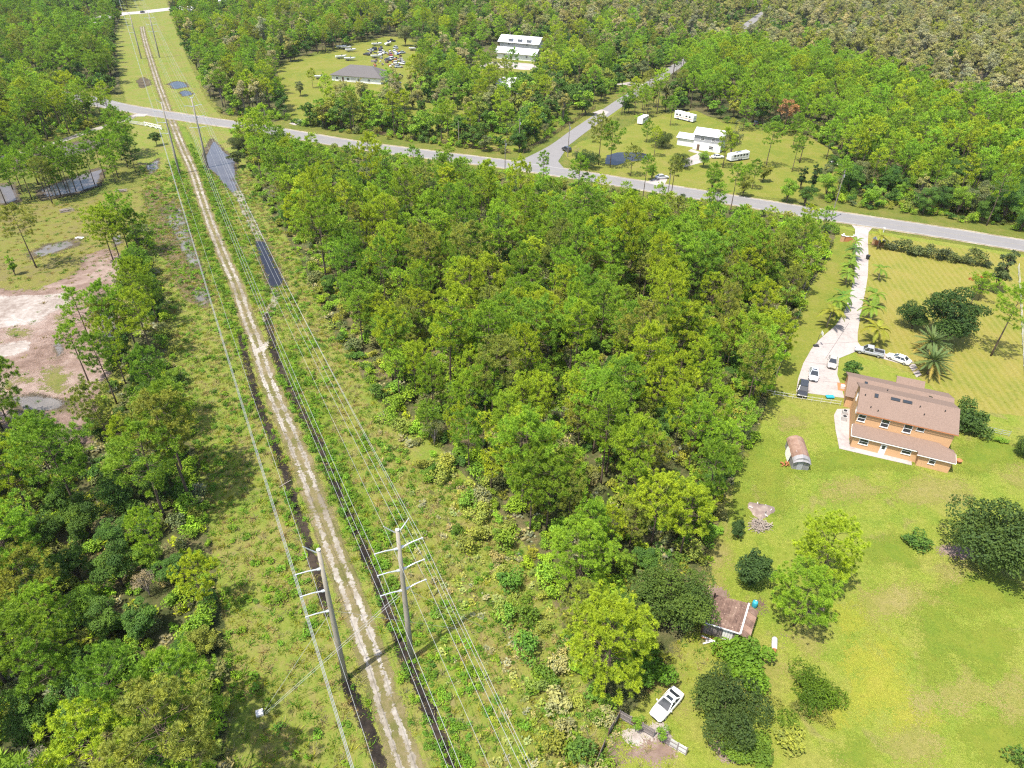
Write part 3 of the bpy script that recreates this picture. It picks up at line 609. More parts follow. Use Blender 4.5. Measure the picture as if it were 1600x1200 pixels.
PINES = [pine(11+i, [15, 14, 16.5, 13, 15.5, 17, 12.5, 14.5][i], [4.1, 3.7, 4.4, 3.9, 3.4, 4.7, 3.4, 4.3][i], [.36, .45, .4, .28, .48, .46, .24, .36][i], [270, 235, 300, 250, 215, 330, 220, 280][i], 66, blade=.36) for i in range(8)]
TALLPINES = [pine(41+i, 18, 3.0, .6, 150, 60, .8, blade=.4) for i in range(3)]      # long bare trunk, small high crown
FARPINES = [pine(61+i, [15, 16.5, 14, 17][i], [3.6, 3.9, 3.3, 3.4][i], [.42, .5, .4, .55][i], 150, 18, .75, lod=2.3, blade=.58) for i in range(4)]
BROADS = [broad(81+i, [9, 8, 10.5, 7.5, 9.5, 8.5][i], [3.4, 3.0, 4.0, 2.8, 3.2, 3.6][i], .14, 26, 8800, .25) for i in range(6)]
FARBROADS = [broad(101+i, [9, 10.5, 8][i], [3.4, 3.9, 3.0][i], .14, 16, 1100, .72) for i in range(3)]
CYPRESS = [broad(121+i, [12, 13.5, 11][i], [3.0, 3.4, 2.7][i], .25, 20, 2200, .42, (1, 1, 1), .5, 'greybark', .55, .2, .35) for i in range(3)]
GREYS = [broad(131+i, [7, 8][i], [2.6, 3.0][i], .15, 16, 1500, .26, (1, 1, .8), .7, 'greybark', .35) for i in range(2)]
SHRUBS = [shrub_mesh(141+i, [1.7, 2.2, 1.4, 2.6][i], [1.2, 1.5, 1.1, 1.5][i], 9, 560, .3) for i in range(4)]
PALMETTO = [palmetto_mesh(151+i) for i in range(3)]
WEEDS = [weed_mesh(161+i, [34, 28, 40][i], [.5, .65, .38][i], [.42, .36, .5][i]) for i in range(3)]
BUSHLETS = [shrub_mesh(171+i, [.55, .8, .45][i], [.5, .62, .45][i], 6, 110, .2) for i in range(3)]

# colours of living leaves (albedo)
TINT = {'yellow-green': (0.316, 0.410, 0.030), 'bright green': (0.240, 0.382, 0.034), 'mid-green': (0.193, 0.319, 0.034), 'olive green': (0.252, 0.285, 0.052), 'dark green': (0.094, 0.177, 0.034),
        'pale tan': (.33, .32, .18), 'olive-tan': (.27, .275, .105), 'grey-green': (.19, .215, .085), 'grey-brown': (.32, .275, .19), 'orange-brown': (.33, .19, .09)}
RNG = random.Random(5)
def jit(t, a=.12):
    k = 1+RNG.uniform(-a, a); w = RNG.uniform(-a, a)*.6; return (t[0]*k*(1+w), t[1]*k, t[2]*k*(1-w))

def wood(name, pts, meshes, kind='stuff', tints=None, label=None):
    """plants past counting: ONE object, its points carry turn, size, variant and leaf tint"""
    if not pts: return None
    me = bpy.data.meshes.new(name); n = len(pts); me.vertices.add(n)
    me.vertices.foreach_set('co', np.array([[p[0], p[1], p[2]] for p in pts], np.float32).ravel())
    for nm, ty, vals in (('turn', 'FLOAT', [p[3] for p in pts]), ('size', 'FLOAT', [p[4] for p in pts]), ('variant', 'INT', [p[5] for p in pts])):
        a = me.attributes.new(nm, ty, 'POINT'); a.data.foreach_set('value', vals)
    a = me.attributes.new('tintp', 'FLOAT_COLOR', 'POINT'); a.data.foreach_set('color', np.array([tuple(p[6])+(1,) for p in pts], np.float32).ravel())
    o = link(name, me); ng = bpy.data.node_groups.new(name, 'GeometryNodeTree')
    ng.interface.new_socket('Geometry', in_out='INPUT', socket_type='NodeSocketGeometry'); ng.interface.new_socket('Geometry', in_out='OUTPUT', socket_type='NodeSocketGeometry')
    N = ng.nodes.new; gi, go = N('NodeGroupInput'), N('NodeGroupOutput'); jn = N('GeometryNodeJoinGeometry')
    for m in reversed(meshes):
        po = bpy.data.objects.new('source', m); oi = N('GeometryNodeObjectInfo'); oi.inputs['Object'].default_value = po; oi.inputs['As Instance'].default_value = False
        gt = N('GeometryNodeGeometryToInstance'); ng.links.new(oi.outputs['Geometry'], gt.inputs[0]); ng.links.new(gt.outputs[0], jn.inputs[0])
    ip = N('GeometryNodeInstanceOnPoints'); ip.inputs['Pick Instance'].default_value = True
    def attr(nm, ty):
        x = N('GeometryNodeInputNamedAttribute'); x.data_type = ty; x.inputs['Name'].default_value = nm; return x.outputs['Attribute']
    cx = N('ShaderNodeCombineXYZ'); ng.links.new(attr('turn', 'FLOAT'), cx.inputs[2])
    ng.links.new(gi.outputs[0], ip.inputs['Points']); ng.links.new(jn.outputs[0], ip.inputs['Instance']); ng.links.new(attr('variant', 'INT'), ip.inputs['Instance Index'])
    ng.links.new(cx.outputs[0], ip.inputs['Rotation']); ng.links.new(attr('size', 'FLOAT'), ip.inputs['Scale'])
    st = N('GeometryNodeStoreNamedAttribute'); st.data_type = 'FLOAT_COLOR'; st.domain = 'INSTANCE'; st.inputs['Name'].default_value = 'tint'
    ng.links.new(ip.outputs[0], st.inputs[0]); ng.links.new(attr('tintp', 'FLOAT_COLOR'), st.inputs['Value']); ng.links.new(st.outputs[0], go.inputs[0])
    md = o.modifiers.new('plants', 'NODES'); md.node_group = ng
    o['kind'] = kind
    if label: o['label'] = label
    return o
def joined(pair, name):
    """trunk and crown as one mesh, for the woods"""
    bm = bmesh.new(); bm.from_mesh(pair[0]); nt = len(bm.faces); bm.from_mesh(pair[1])
    bm.faces.ensure_lookup_table()
    for i, f in enumerate(bm.faces): f.material_index = 0 if i < nt else 1
    me = bpy.data.meshes.new(name); bm.to_mesh(me); bm.free(); me.materials.append(pair[0].materials[0]); me.materials.append(pair[1].materials[0]); return me
DRVP = np.array([(p[0], p[1]) for p in DRV])
MT['weathered'] = plain('weathered_tin', (.26, .25, .25), .7, .3, .2, var=.35, vscale=1.5)

# ------------------------------------------------------------------ the big orange house
class Frame:
    """local frame on the ground: u along the front wall, v away from the camera"""
    def __init__(s, px, deg): s.o = G(*px); s.a = rad(deg); s.u = Vector((math.cos(s.a), math.sin(s.a), 0)); s.v = Vector((-math.sin(s.a), math.cos(s.a), 0))
    def loc(s, px, py, z):
        q = G(px, py, z)-s.o; return q.dot(s.u), q.dot(s.v)
    def wall(s, px, py, v):                       # pixel on the wall plane v -> u, z
        lo, hi = -1.0, 12.0
        for _ in range(40):
            m = (lo+hi)/2
            if s.loc(px, py, m)[1] > v: lo = m
            else: hi = m
        return s.loc(px, py, lo)[0], lo
    def roof(s, px, py, f):                       # pixel on a roof z = f(v) -> u, v, z
        z = 3.0
        for _ in range(60): z += .4*(f(s.loc(px, py, z)[1])-z)
        u, v = s.loc(px, py, z); return u, v, z
HF = Frame((1328.1, 697.9), -22.0); HZ = lambda X, Y: (1290+X/6.957, 580+Y/6.957)
def gable(b, u0, u1, v0, v1, ze, zr, over=.4, t=.16):
    """gable roof with its ridge along u; v0, v1 are the walls"""
    k = (zr-ze)/((v1-v0)/2+over); vm = (v0+v1)/2
    b.thick([(u0-over, v0-over, ze), (u1+over, v0-over, ze), (u1+over, vm, zr), (u0-over, vm, zr)], t)
    b.thick([(u0-over, vm, zr+.002), (u1+over, vm, zr+.002), (u1+over, v1+over, ze), (u0-over, v1+over, ze)], t)
    return lambda v: ze+k*(v-v0+over) if v < vm else ze+k*(v1+over-v)
def gable_wall(b, u0, u1, v0, v1, z0, ze, zr):
    vm = (v0+v1)/2; P = [(v0, z0), (v1, z0), (v1, ze), (vm, zr), (v0, ze)]
    b.add([(u0, v, z) for v, z in P]+[(u1, v, z) for v, z in P], [(0, 1, 2, 3, 4)[::-1], (5, 6, 7, 8, 9)]+[(i, (i+1) % 5, 5+(i+1) % 5, 5+i) for i in range(5)])
def window(parent, c, w, h, nrm='v-', rows=2, frame='white', name='window', bars=1):
    """window set 5 cm proud of a wall: frame > pane, sill; c = centre on the wall"""
    fr = MB(); t = .09; c = Vector(c); ax = Vector((1, 0, 0)) if nrm[0] == 'v' else Vector((0, 1, 0)); n = {'v-': Vector((0, -1, 0)), 'v+': Vector((0, 1, 0)), 'u-': Vector((-1, 0, 0)), 'u+': Vector((1, 0, 0))}[nrm]; up = Vector((0, 0, 1))
    def bx(cc, a, z, d, m): 
        dim = (a, d, z) if nrm[0] == 'v' else (d, a, z); m.box(cc, dim)
    f0 = c+n*.03
    for s in (-1, 1): bx(f0+ax*s*(w/2-t/2), t, h, .09, fr)
    for z in (-1, 0, 1)[::(1 if rows == 2 else 2)]: bx(f0+up*z*(h/2-t/2), w-2*t, t, .085, fr)
    o = fr.build(name, MT[frame], parent)
    zs = [(-.25, .5), (.25, .5)] if rows == 2 else [(0, 1)]
    for z, k in zs:
        p = MB(); bx(c+n*.012+up*z*(h-t), w-2*t, h*k-1.3*t, .02, p); p.build('pane', MT['glass'], o)
    s = MB(); bx(c+n*.05-up*(h/2+.04), w+.1, .06, .1, s); s.build('sill', MT[frame], o)
    return o

hs = thing('orange_house', 'two-storey orange stucco house with brown shingle roofs on the big lawn', 'house', HF.o, HF.a)
b = MB(); b.slab([(0, 0), (10.35, 0), (10.35, -.75), (15.2, -.75), (15.2, 2.5), (0, 2.5)], -.1, 2.62); b.build('lower_wall', MT['orange'], hs)
b = MB(); gable_wall(b, -.2, 14.7, 2.503, 11.7, -.1, 5.9, 7.7); b.build('upper_wall', MT['orange'], hs)
b = MB(); gable_wall(b, -1.3, 15.9, 12.2, 20.4, -.1, 2.55, 4.2); b.build('rear_wall', MT['orange'], hs)
b = MB(); RF_main = gable(b, -.2, 14.7, 2.5, 11.7, 5.95, 7.95); b.build('main_roof', MT['shingle'], hs)
b = MB(); RF_rear = gable(b, -1.3, 15.9, 12.2, 20.4, 2.6, 4.36); b.build('rear_roof', MT['shingle'], hs)
RF_low = lambda v: 2.62+.212*(v+.35)
b = MB(); b.thick([(-.5, -.35, RF_low(-.35)), (9.85, -.35, RF_low(-.35)), (9.85, -1.1, RF_low(-1.1)), (15.55, -1.1, RF_low(-1.1)), (15.55, 1.0, RF_low(1.0)), (13.0, 2.49, RF_low(2.49)), (-.5, 2.49, RF_low(2.49))], .15)
b.thick([(13.0, 2.49, RF_low(2.49)), (15.55, 1.0, RF_low(1.0)), (15.55, 2.49, 2.56)], .15); b.build('lower_roof', MT['shingle'], hs)
b = MB(); b.bar((-.52, -.38, 2.56), (9.8, -.38, 2.56), .07, .16); b.bar((9.82, -1.13, 2.42), (15.58, -1.13, 2.42), .07, .16); b.bar((15.6, -1.1, 2.45), (15.6, .95, 2.86), .07, .16); b.bar((-.55, -.35, 2.58), (-.55, 2.3, 3.14), .06, .14); b.build('gutter', MT['white'], hs)
b = MB(); b.bar((-.65, 2.06, 5.85), (15.15, 2.06, 5.85), .06, .14); b.build('upper_fascia', MT['orange_dark'], hs)
b = MB(); gable_wall(b, 7.6, 11.6, 20.41, 22.4, -.1, 2.7, 3.1); b.build('porch_wall', MT['orange'], hs)
b = MB(); gable(b, 7.6, 11.6, 20.4, 22.4, 2.85, 3.7, .45); b.build('porch_roof', MT['shingle'], hs)
for X, Y, w, h, rows in ((400, 490, 1.25, 1.45, 2), (655, 545, 1.3, 1.7, 2), (900, 605, 1.3, 1.75, 2), (1045, 603, 1.2, .8, 1)):
    u, z = HF.wall(*HZ(X, Y), 2.5); window(hs, (u, 2.5, min(z, 5.2 if rows == 1 else 4.75)), w, h, rows=rows)
for X, Y, w, h in ((415, 765, 1.5, 1.25), (880, 868, 1.5, 1.3)):
    u, z = HF.wall(*HZ(X, Y), 0); window(hs, (u, 0, max(1.2, z)), w, h)
u, z = HF.wall(*HZ(1162, 972), -.75); window(hs, (u, -.75, max(1.2, z)), 1.0, 1.5)
for v in (5.0, 9.0): window(hs, (-.2, v, 4.8), 1.1, 1.2, 'u-')
u, z = HF.wall(*HZ(622, 845), 0); b = MB(); b.box((u, -.03, 1.03), (.98, .07, 2.06)); d = b.build('back_door', MT['white'], hs)
b = MB(); b.box((u, -.072, 1.55), (.5, .012, .75)); b.build('pane', MT['glass'], d); b = MB(); b.box((u+.38, -.09, 1.0), (.05, .05, .14)); b.build('handle', MT['galv'], d)
for i, (X, Y, rf, w, h) in enumerate(((440, 135, RF_rear, .55, .8), (553, 270, RF_main, .62, .85), (760, 310, RF_main, 1.5, .62), (890, 338, RF_main, 1.5, .62), (1142, 280, RF_main, .5, .9), (1200, 823, RF_low, 1.5, .6))):
    u, v, z = HF.roof(*HZ(X, Y), rf); k = (rf(v+.2)-rf(v-.2))/.4; R = Matrix.Rotation(math.atan(k), 3, 'X'); b = MB(); b.box((u, v, z+.06), (w, h, .1), R=R); sk = b.build('skylight', MT['trim'], hs)
    b = MB(); b.box(Vector((u, v, z+.06))+R @ Vector((0, 0, .056)), (w*.8, h*.8, .012), R=R); b.build('pane', MT['glass'], sk)
for X, Y in ((430, 265), (490, 397), (568, 437), (1070, 478), (1025, 393), (1298, 440), (672, 215)):
    u, v, z = HF.roof(*HZ(X, Y), RF_main); b = MB(); b.tube([(u, v, z-.05), (u, v, z+.32)], .09, 8); b.build('vent_pipe', MT['trim'], hs)
# pale paving round the house and the things on it
b = MB(); b.slab([(-2.4, 10.8), (-2.9, 8.5), (-2.5, 4.0), (-1.9, -.1), (-1.75, -1.35), (4.0, -1.25), (9.75, -1.05), (9.75, -.003), (-.003, -.003), (-.21, 2.4), (-.21, 11.9)], -.05, .07); pt = b.build('patio', conc_mat('patio_concrete', (.36, .31, .29))); pt.location = HF.o; pt.rotation_euler.z = HF.a; tag(pt, kind='structure')
def ac(v, u, lab):
    t = thing('air_conditioner', lab, 'air conditioner', HF.o+HF.u*u+HF.v*v+Vector((0, 0, .07)), HF.a, 'air conditioners beside the orange house'); b = MB(); b.box((0, 0, .42), (.85, .85, .84)); b.build('casing', MT['ac'], t); b = MB(); b.tube([(0, 0, .84), (0, 0, .88)], .34, 14); b.build('fan_grille', MT['trim'], t)
ac(9.6, -1.15, 'air conditioner box nearest the driveway, at the side wall of the orange house'); ac(7.7, -1.2, 'second air conditioner box on the pale side paving of the orange house')
t = thing('storage_bench', 'pale storage box on the orange paving at the house corner', 'box', G(1318, 607), HF.a); b = MB(); b.box((0, 0, .3), (1.2, .7, .6)); b.build('body', MT['offwhite'], t); b = MB(); b.box((0, 0, .63), (1.26, .76, .06)); b.build('lid', MT['white'], t)
b = MB(); b.slab([tuple(p) for p in poly_w([(1308, 598), (1324, 600), (1324, 612), (1309, 610)])], 0, .06); tag(b.build('entry_paving', MT['orange_dark']), kind='structure')
t = thing('plastic_tub', 'teal plastic tub on the driveway end beside the white fence', 'tub', G(1296, 622)); b = MB(); b.loft([[(x*k, y*k, z) for x, y in ((-.7, -.4), (.7, -.4), (.7, .4), (-.7, .4))] for k, z in ((.85, 0), (1, .4))]); b.build('basin', MT['teal'], t); b = MB(); b.slab([(-.76, -.46), (.76, -.46), (.76, .46), (-.76, .46)], .4, .44); b.build('rim', MT['teal'], t)
t = thing('clay_fire_bowl', 'small orange clay bowl on the grass right of the house', 'bowl', G(1497, 723)); b = MB(); b.tube([(0, 0, 0), (0, 0, .25), (0, 0, .6)], [.18, .42, .5], 12); b.build('bowl', MT['rust'], t); b = MB(); b.tube([(0, 0, .6), (0, 0, .64)], [.5, .46], 12); b.build('rim', MT['orange_dark'], t)

# ------------------------------------------------------------------ shed, barn, yard things
def uvbox(px, deg): return G(*px), rad(deg)
t = thing('tin_shed', 'small shed with a rusty curved tin roof alone on the lawn', 'shed', G(1244, 716), rad(-7))
L2, W2 = 3.0, 1.5
b = MB(); b.slab([(-W2+.15, -L2+.1), (W2-.15, -L2+.1), (W2-.15, L2-.1), (-W2+.15, L2-.1)], -.05, 1.75); gable_pts = [(-W2+.15, 1.75), (W2-.15, 1.75), (W2*.55, 2.3), (0, 2.55), (-W2*.55, 2.3)]
b.add([(x, -L2+.1, z) for x, z in gable_pts]+[(x, L2-.1, z) for x, z in gable_pts], [(0, 1, 2, 3, 4), (9, 8, 7, 6, 5)]); b.build('wall', MT['weathered'], t)
prof = [(-W2, 1.7), (-W2*.82, 2.1), (-W2*.55, 2.4), (0, 2.68), (W2*.55, 2.4), (W2*.82, 2.1), (W2, 1.7)]
for i in range(6):
    (x0, z0), (x1, z1) = prof[i], prof[i+1]; b = MB()
    b.thick([(x0, -L2+.9, z0), (x1, -L2+.9, z1), (x1, L2, z1), (x0, L2, z0)], .05); b.build('roof_panel', MT['rustroof'], t)
    b = MB(); k = .55; b.thick([(x0*.96, -L2-.25, 1.5+(z0-1.7)*k), (x1*.96, -L2-.25, 1.5+(z1-1.7)*k), (x1, -L2+.9, z1), (x0, -L2+.9, z0)], .05); b.build('end_panel', MT['weathered'], t)
b = MB(); b.box((-.2, -L2+.06, .85), (.9, .06, 1.7)); b.build('door', MT['grey'], t)
t = thing('sheet_stack', 'white sheets leaning on the left wall of the tin shed', 'sheets', G(1231, 714), rad(-7))
for k in range(3): b = MB(); b.box((-.12*k, .5-.4*k, .85), (.04, 2.2, 1.7), R=Matrix.Rotation(.12, 3, 'Y')); b.build('panel', MT['white'], t)
t = thing('scrap_heap', 'small rusty scrap heap at the near left corner of the tin shed', 'scrap', G(1226, 727)); rr = random.Random(3)
for k in range(9): b = MB(); b.box((rr.uniform(-.5, .5), rr.uniform(-.3, .3), .15+.05*k), (rr.uniform(.3, .8), rr.uniform(.1, .3), .12), rr.uniform(0, 3)); b.build('scrap_piece', MT['rust'], t)
# barn with a rotting plank roof
BZ = lambda X, Y: (1080+X/8.57, 900+Y/8.57)
B0, B1, B2, B3 = G(*BZ(180, 630), 2.3), G(*BZ(655, 780), 2.3), G(*BZ(775, 368), 2.7), G(*BZ(330, 250), 2.7)
bc = Vector((B0.x, B0.y, 0)); barn = thing('rusty_barn', 'old open barn with a rotting brown board roof and lean-to under the oak', 'barn', bc)
l = lambda p: p-bc
n_pl = 11
for i in range(n_pl):
    a0, a1 = i/n_pl, (i+1)/n_pl-.004; dz = Vector((0, 0, rr.uniform(0, .035))); b = MB(); b.thick([l(B0.lerp(B1, a0))+dz, l(B0.lerp(B1, a1))+dz, l(B3.lerp(B2, a1))+dz, l(B3.lerp(B2, a0))+dz], .05); o = b.build('roof_board', MT['oldroof'], barn)
E1, E2 = G(*BZ(700, 800), 1.85), G(*BZ(905, 505), 1.75); E3 = G(*BZ(850, 740), 1.7)
for i in range(5):
    a0, a1 = i/5, (i+1)/5-.008; p0, p1 = B1.lerp(B2, a0), B1.lerp(B2, a1); q = (E2-B2); q.z = -.5; s = l(p0)-Vector((0, 0, .12)); r = l(p1)-Vector((0, 0, .12)); b = MB(); b.thick([s, s+q*(.82+.1*a0), r+q*(.82+.1*a1), r], .04); b.build('lean_to_board', MT['rustroof'] if i % 2 else MT['oldroof'], barn)
b = MB(); b.bar(l(B0)+Vector((0, 0, .05)), l(B1)+Vector((0, 0, .05)), .16, .1); b.bar(l(B1)+Vector((0, 0, .05)), l(B2)+Vector((0, 0, .05)), .22, .1); b.build('edge_board', MT['offwhite'], barn)
for i in range(14):
    p = l(B0.lerp(B1, (i+.5)/14)); h = p.z-.08; d = (l(B1)-l(B0)); ang = math.atan2(d.y, d.x); b = MB(); w = d.length/14*.9; b.box((p.x, p.y+.3, h/2), (w, .05, h), ang); b.build('wall_board', MT['white'] if 8 <= i <= 11 else MT['wood'], barn)
for p in (B0, B1, B2, B3): b = MB(); b.bar((l(p).x, l(p).y+.25, -.1), (l(p).x, l(p).y+.25, p.z-.06), .16); b.build('post', MT['brownwood'], barn)
for p, q in ((B3, B2), (B0, B3)): 
    d = l(q)-l(p); b = MB(); m = (l(p)+l(q))/2; b.box((m.x, m.y, 1.1), (d.length, .06, 2.2), math.atan2(d.y, d.x)); b.build('back_wall', MT['brownwood'], barn)
t = thing('teal_barrel', 'teal plastic barrel at the far corner of the rusty barn', 'barrel', G(1178, 948)); b = MB(); b.tube([(0, 0, 0), (0, 0, .15), (0, 0, .55), (0, 0, 1.0), (0, 0, 1.1)], [.3, .36, .38, .36, .3], 14); b.build('drum', MT['teal'], t, True); b = MB(); b.tube([(.08, .1, 1.1), (.08, .1, 1.14)], .08, 8); b.build('bung', MT['white'], t)
t = thing('white_tank', 'white and grey metal tank lying on bare ground right of the barn', 'tank', G(1209, 1009)); b = MB(); b.tube([(-.2, -.7, .35), (-.1, -.3, .36), (.25, .75, .36), (.3, .9, .34)], [.3, .36, .36, .28], 12); b.build('shell', MT['offwhite'], t, True); b = MB(); b.box((0, .1, .7), (.3, .5, .06), .3); b.build('hatch', MT['grey'], t); b = MB(); b.tube([(-.35, -1.1, .3), (-.2, -.72, .32)], [.2, .26], 10); b.build('rusty_end', MT['rust'], t)
t = thing('plank_pile', 'pale broken planks on the grass in front of the rusty barn', 'planks', G(*BZ(250, 870)))
for k in range(6): b = MB(); b.box((rr.uniform(-.5, .6), rr.uniform(-.3, .3), .06+.05*k), (rr.uniform(1.0, 1.9), .2, .05), rr.uniform(-.5, .3)); b.build('plank', MT['offwhite'] if k % 3 else MT['rust'], t)
# ash heap and brush pile
t = thing('ash_heap', 'low heap of pale ash and dirt at the top of the brush pile', 'heap', G(1189, 797)); b = MB(); rr = random.Random(8)
N_, M_ = 18, 6
for j in range(M_): 
    for i in range(N_):
        a = 2*PI*i/N_; r = 2.1*(1-j/M_)*(1+.18*math.sin(3*a+1)+rr.uniform(-.08, .08)); b.v.append((r*math.cos(a), r*.8*math.sin(a), .75*math.sin(j/M_*PI/2)+rr.uniform(-.05, .05) if j else -.03))
b.v.append((0, 0, .72))
for j in range(M_-1):
    for i in range(N_): b.f.append((j*N_+i, j*N_+(i+1) % N_, (j+1)*N_+(i+1) % N_, (j+1)*N_+i)); b.m.append(0)
for i in range(N_): b.f.append(((M_-1)*N_+i, (M_-1)*N_+(i+1) % N_, M_*N_)); b.m.append(0)
b.build('mound', sand_mat.__call__('pale_ash', [(.2, .15, .13), (.3, .24, .2), (.42, .36, .32)], E(amp=0, soft=.01, bias=5)), t, True)
for k in range(10): b2 = MB(); a = rr.uniform(0, 6.28); r = rr.uniform(.3, 1.7); b2.box((r*math.cos(a), r*.8*math.sin(a), .75-.3*r), (rr.uniform(.3, .7), .12, .08), rr.uniform(0, 3)); b2.build('charred_piece', MT['trim'] if k % 3 == 0 else MT['offwhite'], t)
t = thing('brush_pile', 'pile of dry grey branches heaped below the ash on the lawn', 'brush pile', G(1186, 822)); sticks = []
for k in range(4):
    b = MB(); b.tube([(-1, 0, 0), (-.3, .1*(k-1.5), .08), (.4, -.08, .02), (1, .05*k, .1)], [.06, .05, .035, .012], 5); b.tube([(0, 0, .04), (.4, .35, .15)], [.035, .01], 4); sticks.append(b.mesh('branch', MT['stick']))
for k in range(70):
    o = link('branch', sticks[k % 4], t); r = rr.uniform(0, 1.5)**1.0; a = rr.uniform(0, 6.28); o.location = (r*math.cos(a)*.9, r*math.sin(a)*.75, .12+.75*(1-r/1.6)*rr.random()); o.rotation_euler = (rr.uniform(-.3, .3), rr.uniform(-.45, .45), rr.uniform(0, 6.28)); s = rr.uniform(.6, 1.25); o.scale = (s, s*1.2, s*1.2)

# ------------------------------------------------------------------ fences and gates
def picket_fence(name, label, a, c, h, n_panel, mats, group=None, pickets=9, rails=True, cat='fence'):
    a, c = Vector(a), Vector(c); t = thing(name, label, cat, a, 0, group); D = c-a; ang = math.atan2(D.y, D.x); 
    for i in range(n_panel+1):
        p = D*(i/n_panel); b = MB(); b.box((p.x, p.y, h*.53), (.12, .12, h*1.06), ang); b.build('post', mats[0], t)
    for i in range(n_panel):
        b = MB()
        for j in range(pickets):
            q = D*((i+(j+.5)/pickets)/n_panel); b.box((q.x, q.y, h/2+.03*((i*7+j*5) % 3)), (D.length/n_panel/pickets*.86, .03, h), ang)
        b.build('picket_panel', mats[(i % (len(mats)-1))+1], t)
        if rails:
            for z in (.25, .75):
                b = MB(); p, q = D*(i/n_panel), D*((i+1)/n_panel); off = Vector((math.sin(ang), -math.cos(ang), 0))*.06; b.bar(p+off+Vector((0, 0, h*z)), q+off+Vector((0, 0, h*z)), .05, .09); b.build('rail', mats[0], t)
    return t
picket_fence('wooden_fence', 'grey weathered wooden fence below the white coupe, left half of the run', G(967, 1122), G(1020, 1152), 1.6, 3, [MT['wood'], MT['wood'], MT['brownwood']])
picket_fence('wooden_fence', 'pale right half of the wooden fence, partly white boards', G(1031, 1157), G(1071, 1180), 1.5, 3, [MT['wood'], MT['wood'], MT['offwhite'], MT['white']])
picket_fence('wooden_fence', 'broken dark fence side running down from the left fence corner', G(966, 1124), G(950, 1150), 1.4, 2, [MT['brownwood'], MT['wood']])
picket_fence('wooden_fence', 'dark fence stub at the bottom edge left of the weedy yard', G(944, 1166), G(928, 1204), 1.4, 2, [MT['brownwood'], MT['wood']])
def rail_fence(name, label, pts, h, n, mat, rails=3, w=.1, cat='fence', diag=False):
    pts = [Vector(p) for p in pts]; t = thing(name, label, cat, pts[0]); L = resample(np.array([(p.x, p.y) for p in pts]), max(.5, sum((pts[i+1]-pts[i]).length for i in range(len(pts)-1))/n)); o = pts[0]
    for p in L: b = MB(); b.box((p[0]-o.x, p[1]-o.y, h/2), (w, w, h)); b.build('post', mat, t)
    for k in range(rails):
        z = h*(k+.9)/(rails+.1)-.08; b = MB()
        for i in range(len(L)-1): b.bar((L[i][0]-o.x, L[i][1]-o.y, z), (L[i+1][0]-o.x, L[i+1][1]-o.y, z), w*.5, w*1.3)
        b.build('rail', mat, t)
    if diag:
        b = MB()
        for i in range(len(L)-1):
            b.bar((L[i][0]-o.x, L[i][1]-o.y, .1), (L[i+1][0]-o.x, L[i+1][1]-o.y, h-.12), w*.4, w); b.bar((L[i][0]-o.x, L[i][1]-o.y, h-.12), (L[i+1][0]-o.x, L[i+1][1]-o.y, .1), w*.4, w)
        b.build('cross_brace', mat, t)
    return t
rail_fence('white_gate', 'white crossed-rail gate at the power line track beside the main road', [G(227, 197), G(253, 203)], 1.8, 4, MT['white'], 2, .2, 'gate', True)
rail_fence('rail_fence', 'grey rail fence left of the white gate', [G(203, 193), G(226, 197)], 1.4, 3, MT['offwhite'], 3, .14)
rail_fence('white_fence', 'white top-railed fence with vines below the driveway end', [G(1194, 616), G(1250, 625), G(1312, 634)], 1.2, 9, MT['offwhite'], 2, .055)
rail_fence('wire_fence', 'thin grey wire fence right of the orange house', [G(1500, 666), G(1530, 672), G(1576, 682)], 1.2, 6, MT['galv'], 3, .05)
rail_fence('white_fence', 'white fence along the right edge of the front lawn', [G(1590, 418), G(1594, 480), G(1597, 540), G(1601, 610)], 1.2, 14, MT['offwhite'], 2, .08)
rail_fence('wire_fence', 'dark wire fence along the far verge of the main road', [G(507, 196), G(600, 212), G(700, 226), G(797, 240)], 1.5, 30, MT['brownwood'], 3, .14)
rail_fence('wire_fence', 'dark wire fence along the left verge of the side street', [G(818, 240), G(850, 222), G(885, 198), G(930, 170)], 1.5, 20, MT['brownwood'], 3, .14)
rail_fence('wire_fence', 'old wire fence along the lawn edge of the central wood', [G(1262, 455), G(1240, 515), G(1212, 590)], 1.3, 12, MT['wood'], 2, .09)
rail_fence('white_fence', 'short white fence in the upper right distance beside the street', [G(1124, 15), G(1156, 17)], 2.2, 4, MT['white'], 3, .5)
# gate walls
def gate_wall(name, label, a, c, h, panel):
    a, c = Vector(a), Vector(c); t = thing(name, label, 'gate wall', a); D = c-a; ang = math.atan2(D.y, D.x)
    for k in (0, 1):
        p = D*k; b = MB(); b.box((p.x, p.y, h/2), (.75, .75, h), ang); o = b.build('pillar', MT['orange'], t); b = MB(); b.box((p.x, p.y, h+.06), (.95, .95, .12), ang); b.build('cap', MT['offwhite'], o)
        b = MB(); b.tube([(p.x, p.y, h+.12), (p.x, p.y, h+.35), (p.x, p.y, h+.55), (p.x, p.y, h+.62)], [.14, .26, .22, .05], 10); b.build('stone_ball', MT['offwhite'], o)
    m = D/2; b = MB(); b.box((m.x, m.y, h*.42), (D.length-.76, .3, h*.84), ang); b.build('wall_panel', MT['orange_dark'], t); b = MB(); b.box((m.x, m.y, h*.84+.05), (D.length-.76, .42, .1), ang); b.build('coping', MT['offwhite'], t)
gate_wall('gate_wall', 'orange gate wall with two pillars left of the driveway mouth', G(1315, 377), G(1333.5, 377.5), 1.75, 1); gate_wall('gate_wall', 'orange gate wall with two pillars right of the driveway mouth', G(1364, 382), G(1378, 385), 1.75, 1)
